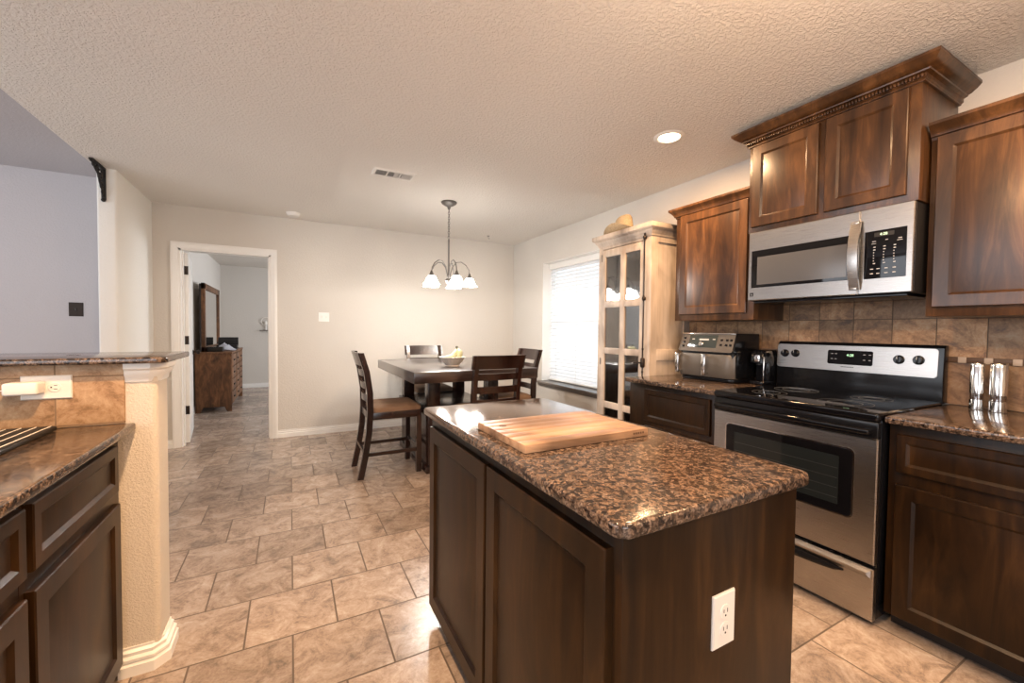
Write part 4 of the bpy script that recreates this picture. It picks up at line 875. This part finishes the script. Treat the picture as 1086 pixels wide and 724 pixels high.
for z0_, z1_ in ((0.886, 0.96), (mz1-0.085, mz1)): b.box(mx_-0.02, my0, z0_, mx_+0.025, my1, z1_, 0.003)
b.box(mx_-0.02, my0, 0.886, mx_+0.025, my0+0.085, mz1, 0.003); b.box(mx_-0.02, my1-0.085, 0.886, mx_+0.025, my1, mz1, 0.003); b.build('frame', 'rustic', t)
b = MB(); b.box(mx_-0.005, my0+0.08, 0.95, mx_+0.005, my1-0.08, mz1-0.08); b.build('mirror_glass', 'mirror', t)
b = MB(); b.box(-1.175, my0+0.03, 0.886, mx_-0.021, my0+0.09, 1.89); b.box(-1.175, my1-0.09, 0.886, mx_-0.021, my1-0.03, 1.89); b.box(mx_-0.035, my0+0.02, 1.0, mx_-0.02, my1-0.02, 1.06); b.box(mx_-0.035, my0+0.02, 1.7, mx_-0.02, my1-0.02, 1.76); b.build('support_post', 'espresso', t)
t = thing('jewelry_box', 'open black box on the dresser behind the white cloth', 'box', (-0.96, 8.55, 0.885))
b = MB(); b.box(-1.09, 8.42, 0.886, -0.80, 8.62, 0.95, 0.003); b.build('box_body', 'blackmat', t)
b = MB(); b.box(-1.09, 8.62, 0.945, -0.80, 8.635, 1.08, 0.003); b.build('lid', 'blackmat', t)
t = thing('storage_box', 'small low black box at the near end of the dresser', 'box', (-1.0, 7.6, 0.885))
b = MB(); b.box(-1.09, 7.53, 0.886, -0.90, 7.70, 0.945, 0.003); b.build('box_body', 'blackmat', t)
b = MB(); b.box(-1.093, 7.527, 0.945, -0.897, 7.703, 0.955, 0.003); b.build('lid', 'black', t)
b = MB(); rnd = random.Random(4); n = 14; g = [[None]*n for _ in range(n)]
tmp = bmesh.new()
for i in range(n):
    for j in range(n):
        u = i/(n-1); v = j/(n-1); hh = 0.115*math.exp(-((u-0.4)**2+(v-0.5)**2)*7)*(0.75+0.35*rnd.random())
        g[i][j] = tmp.verts.new((-1.03+0.26*u, 7.80+0.42*v, 0.888+hh))
for i in range(n-1):
    for j in range(n-1): tmp.faces.new((g[i][j], g[i+1][j], g[i+1][j+1], g[i][j+1]))
bmesh.ops.solidify(tmp, geom=tmp.faces[:], thickness=-0.002)
b._merge(tmp); tag(b.build('folded_cloth', 'cloth', loc=(-0.9, 8.0, 0.886), sharp=80), 'white crumpled cloth lying on the dresser', 'cloth')
t = thing('wall_ornament', 'small pale wall ornament above a thin ledge in the bedroom', 'wall decor', (-0.45, 10.15, 1.3))
b = MB(); b.box(-0.56, 10.07, 1.185, -0.30, 10.149, 1.20, 0.002); b.build('ledge', 'nickel', t)
b = MB(); b.tube([(-0.45+0.085*math.cos(a), 10.12, 1.38+0.085*math.sin(a)) for a in [2*math.pi*i/24 for i in range(25)]], 0.006, 8); b.tube([(-0.45, 10.12, 1.20), (-0.45, 10.12, 1.31)], 0.010, 8); b.sphere((-0.45, 10.11, 1.34), 0.035, 0.8, 0.5, 1.4); b.build('figure', 'white', t)
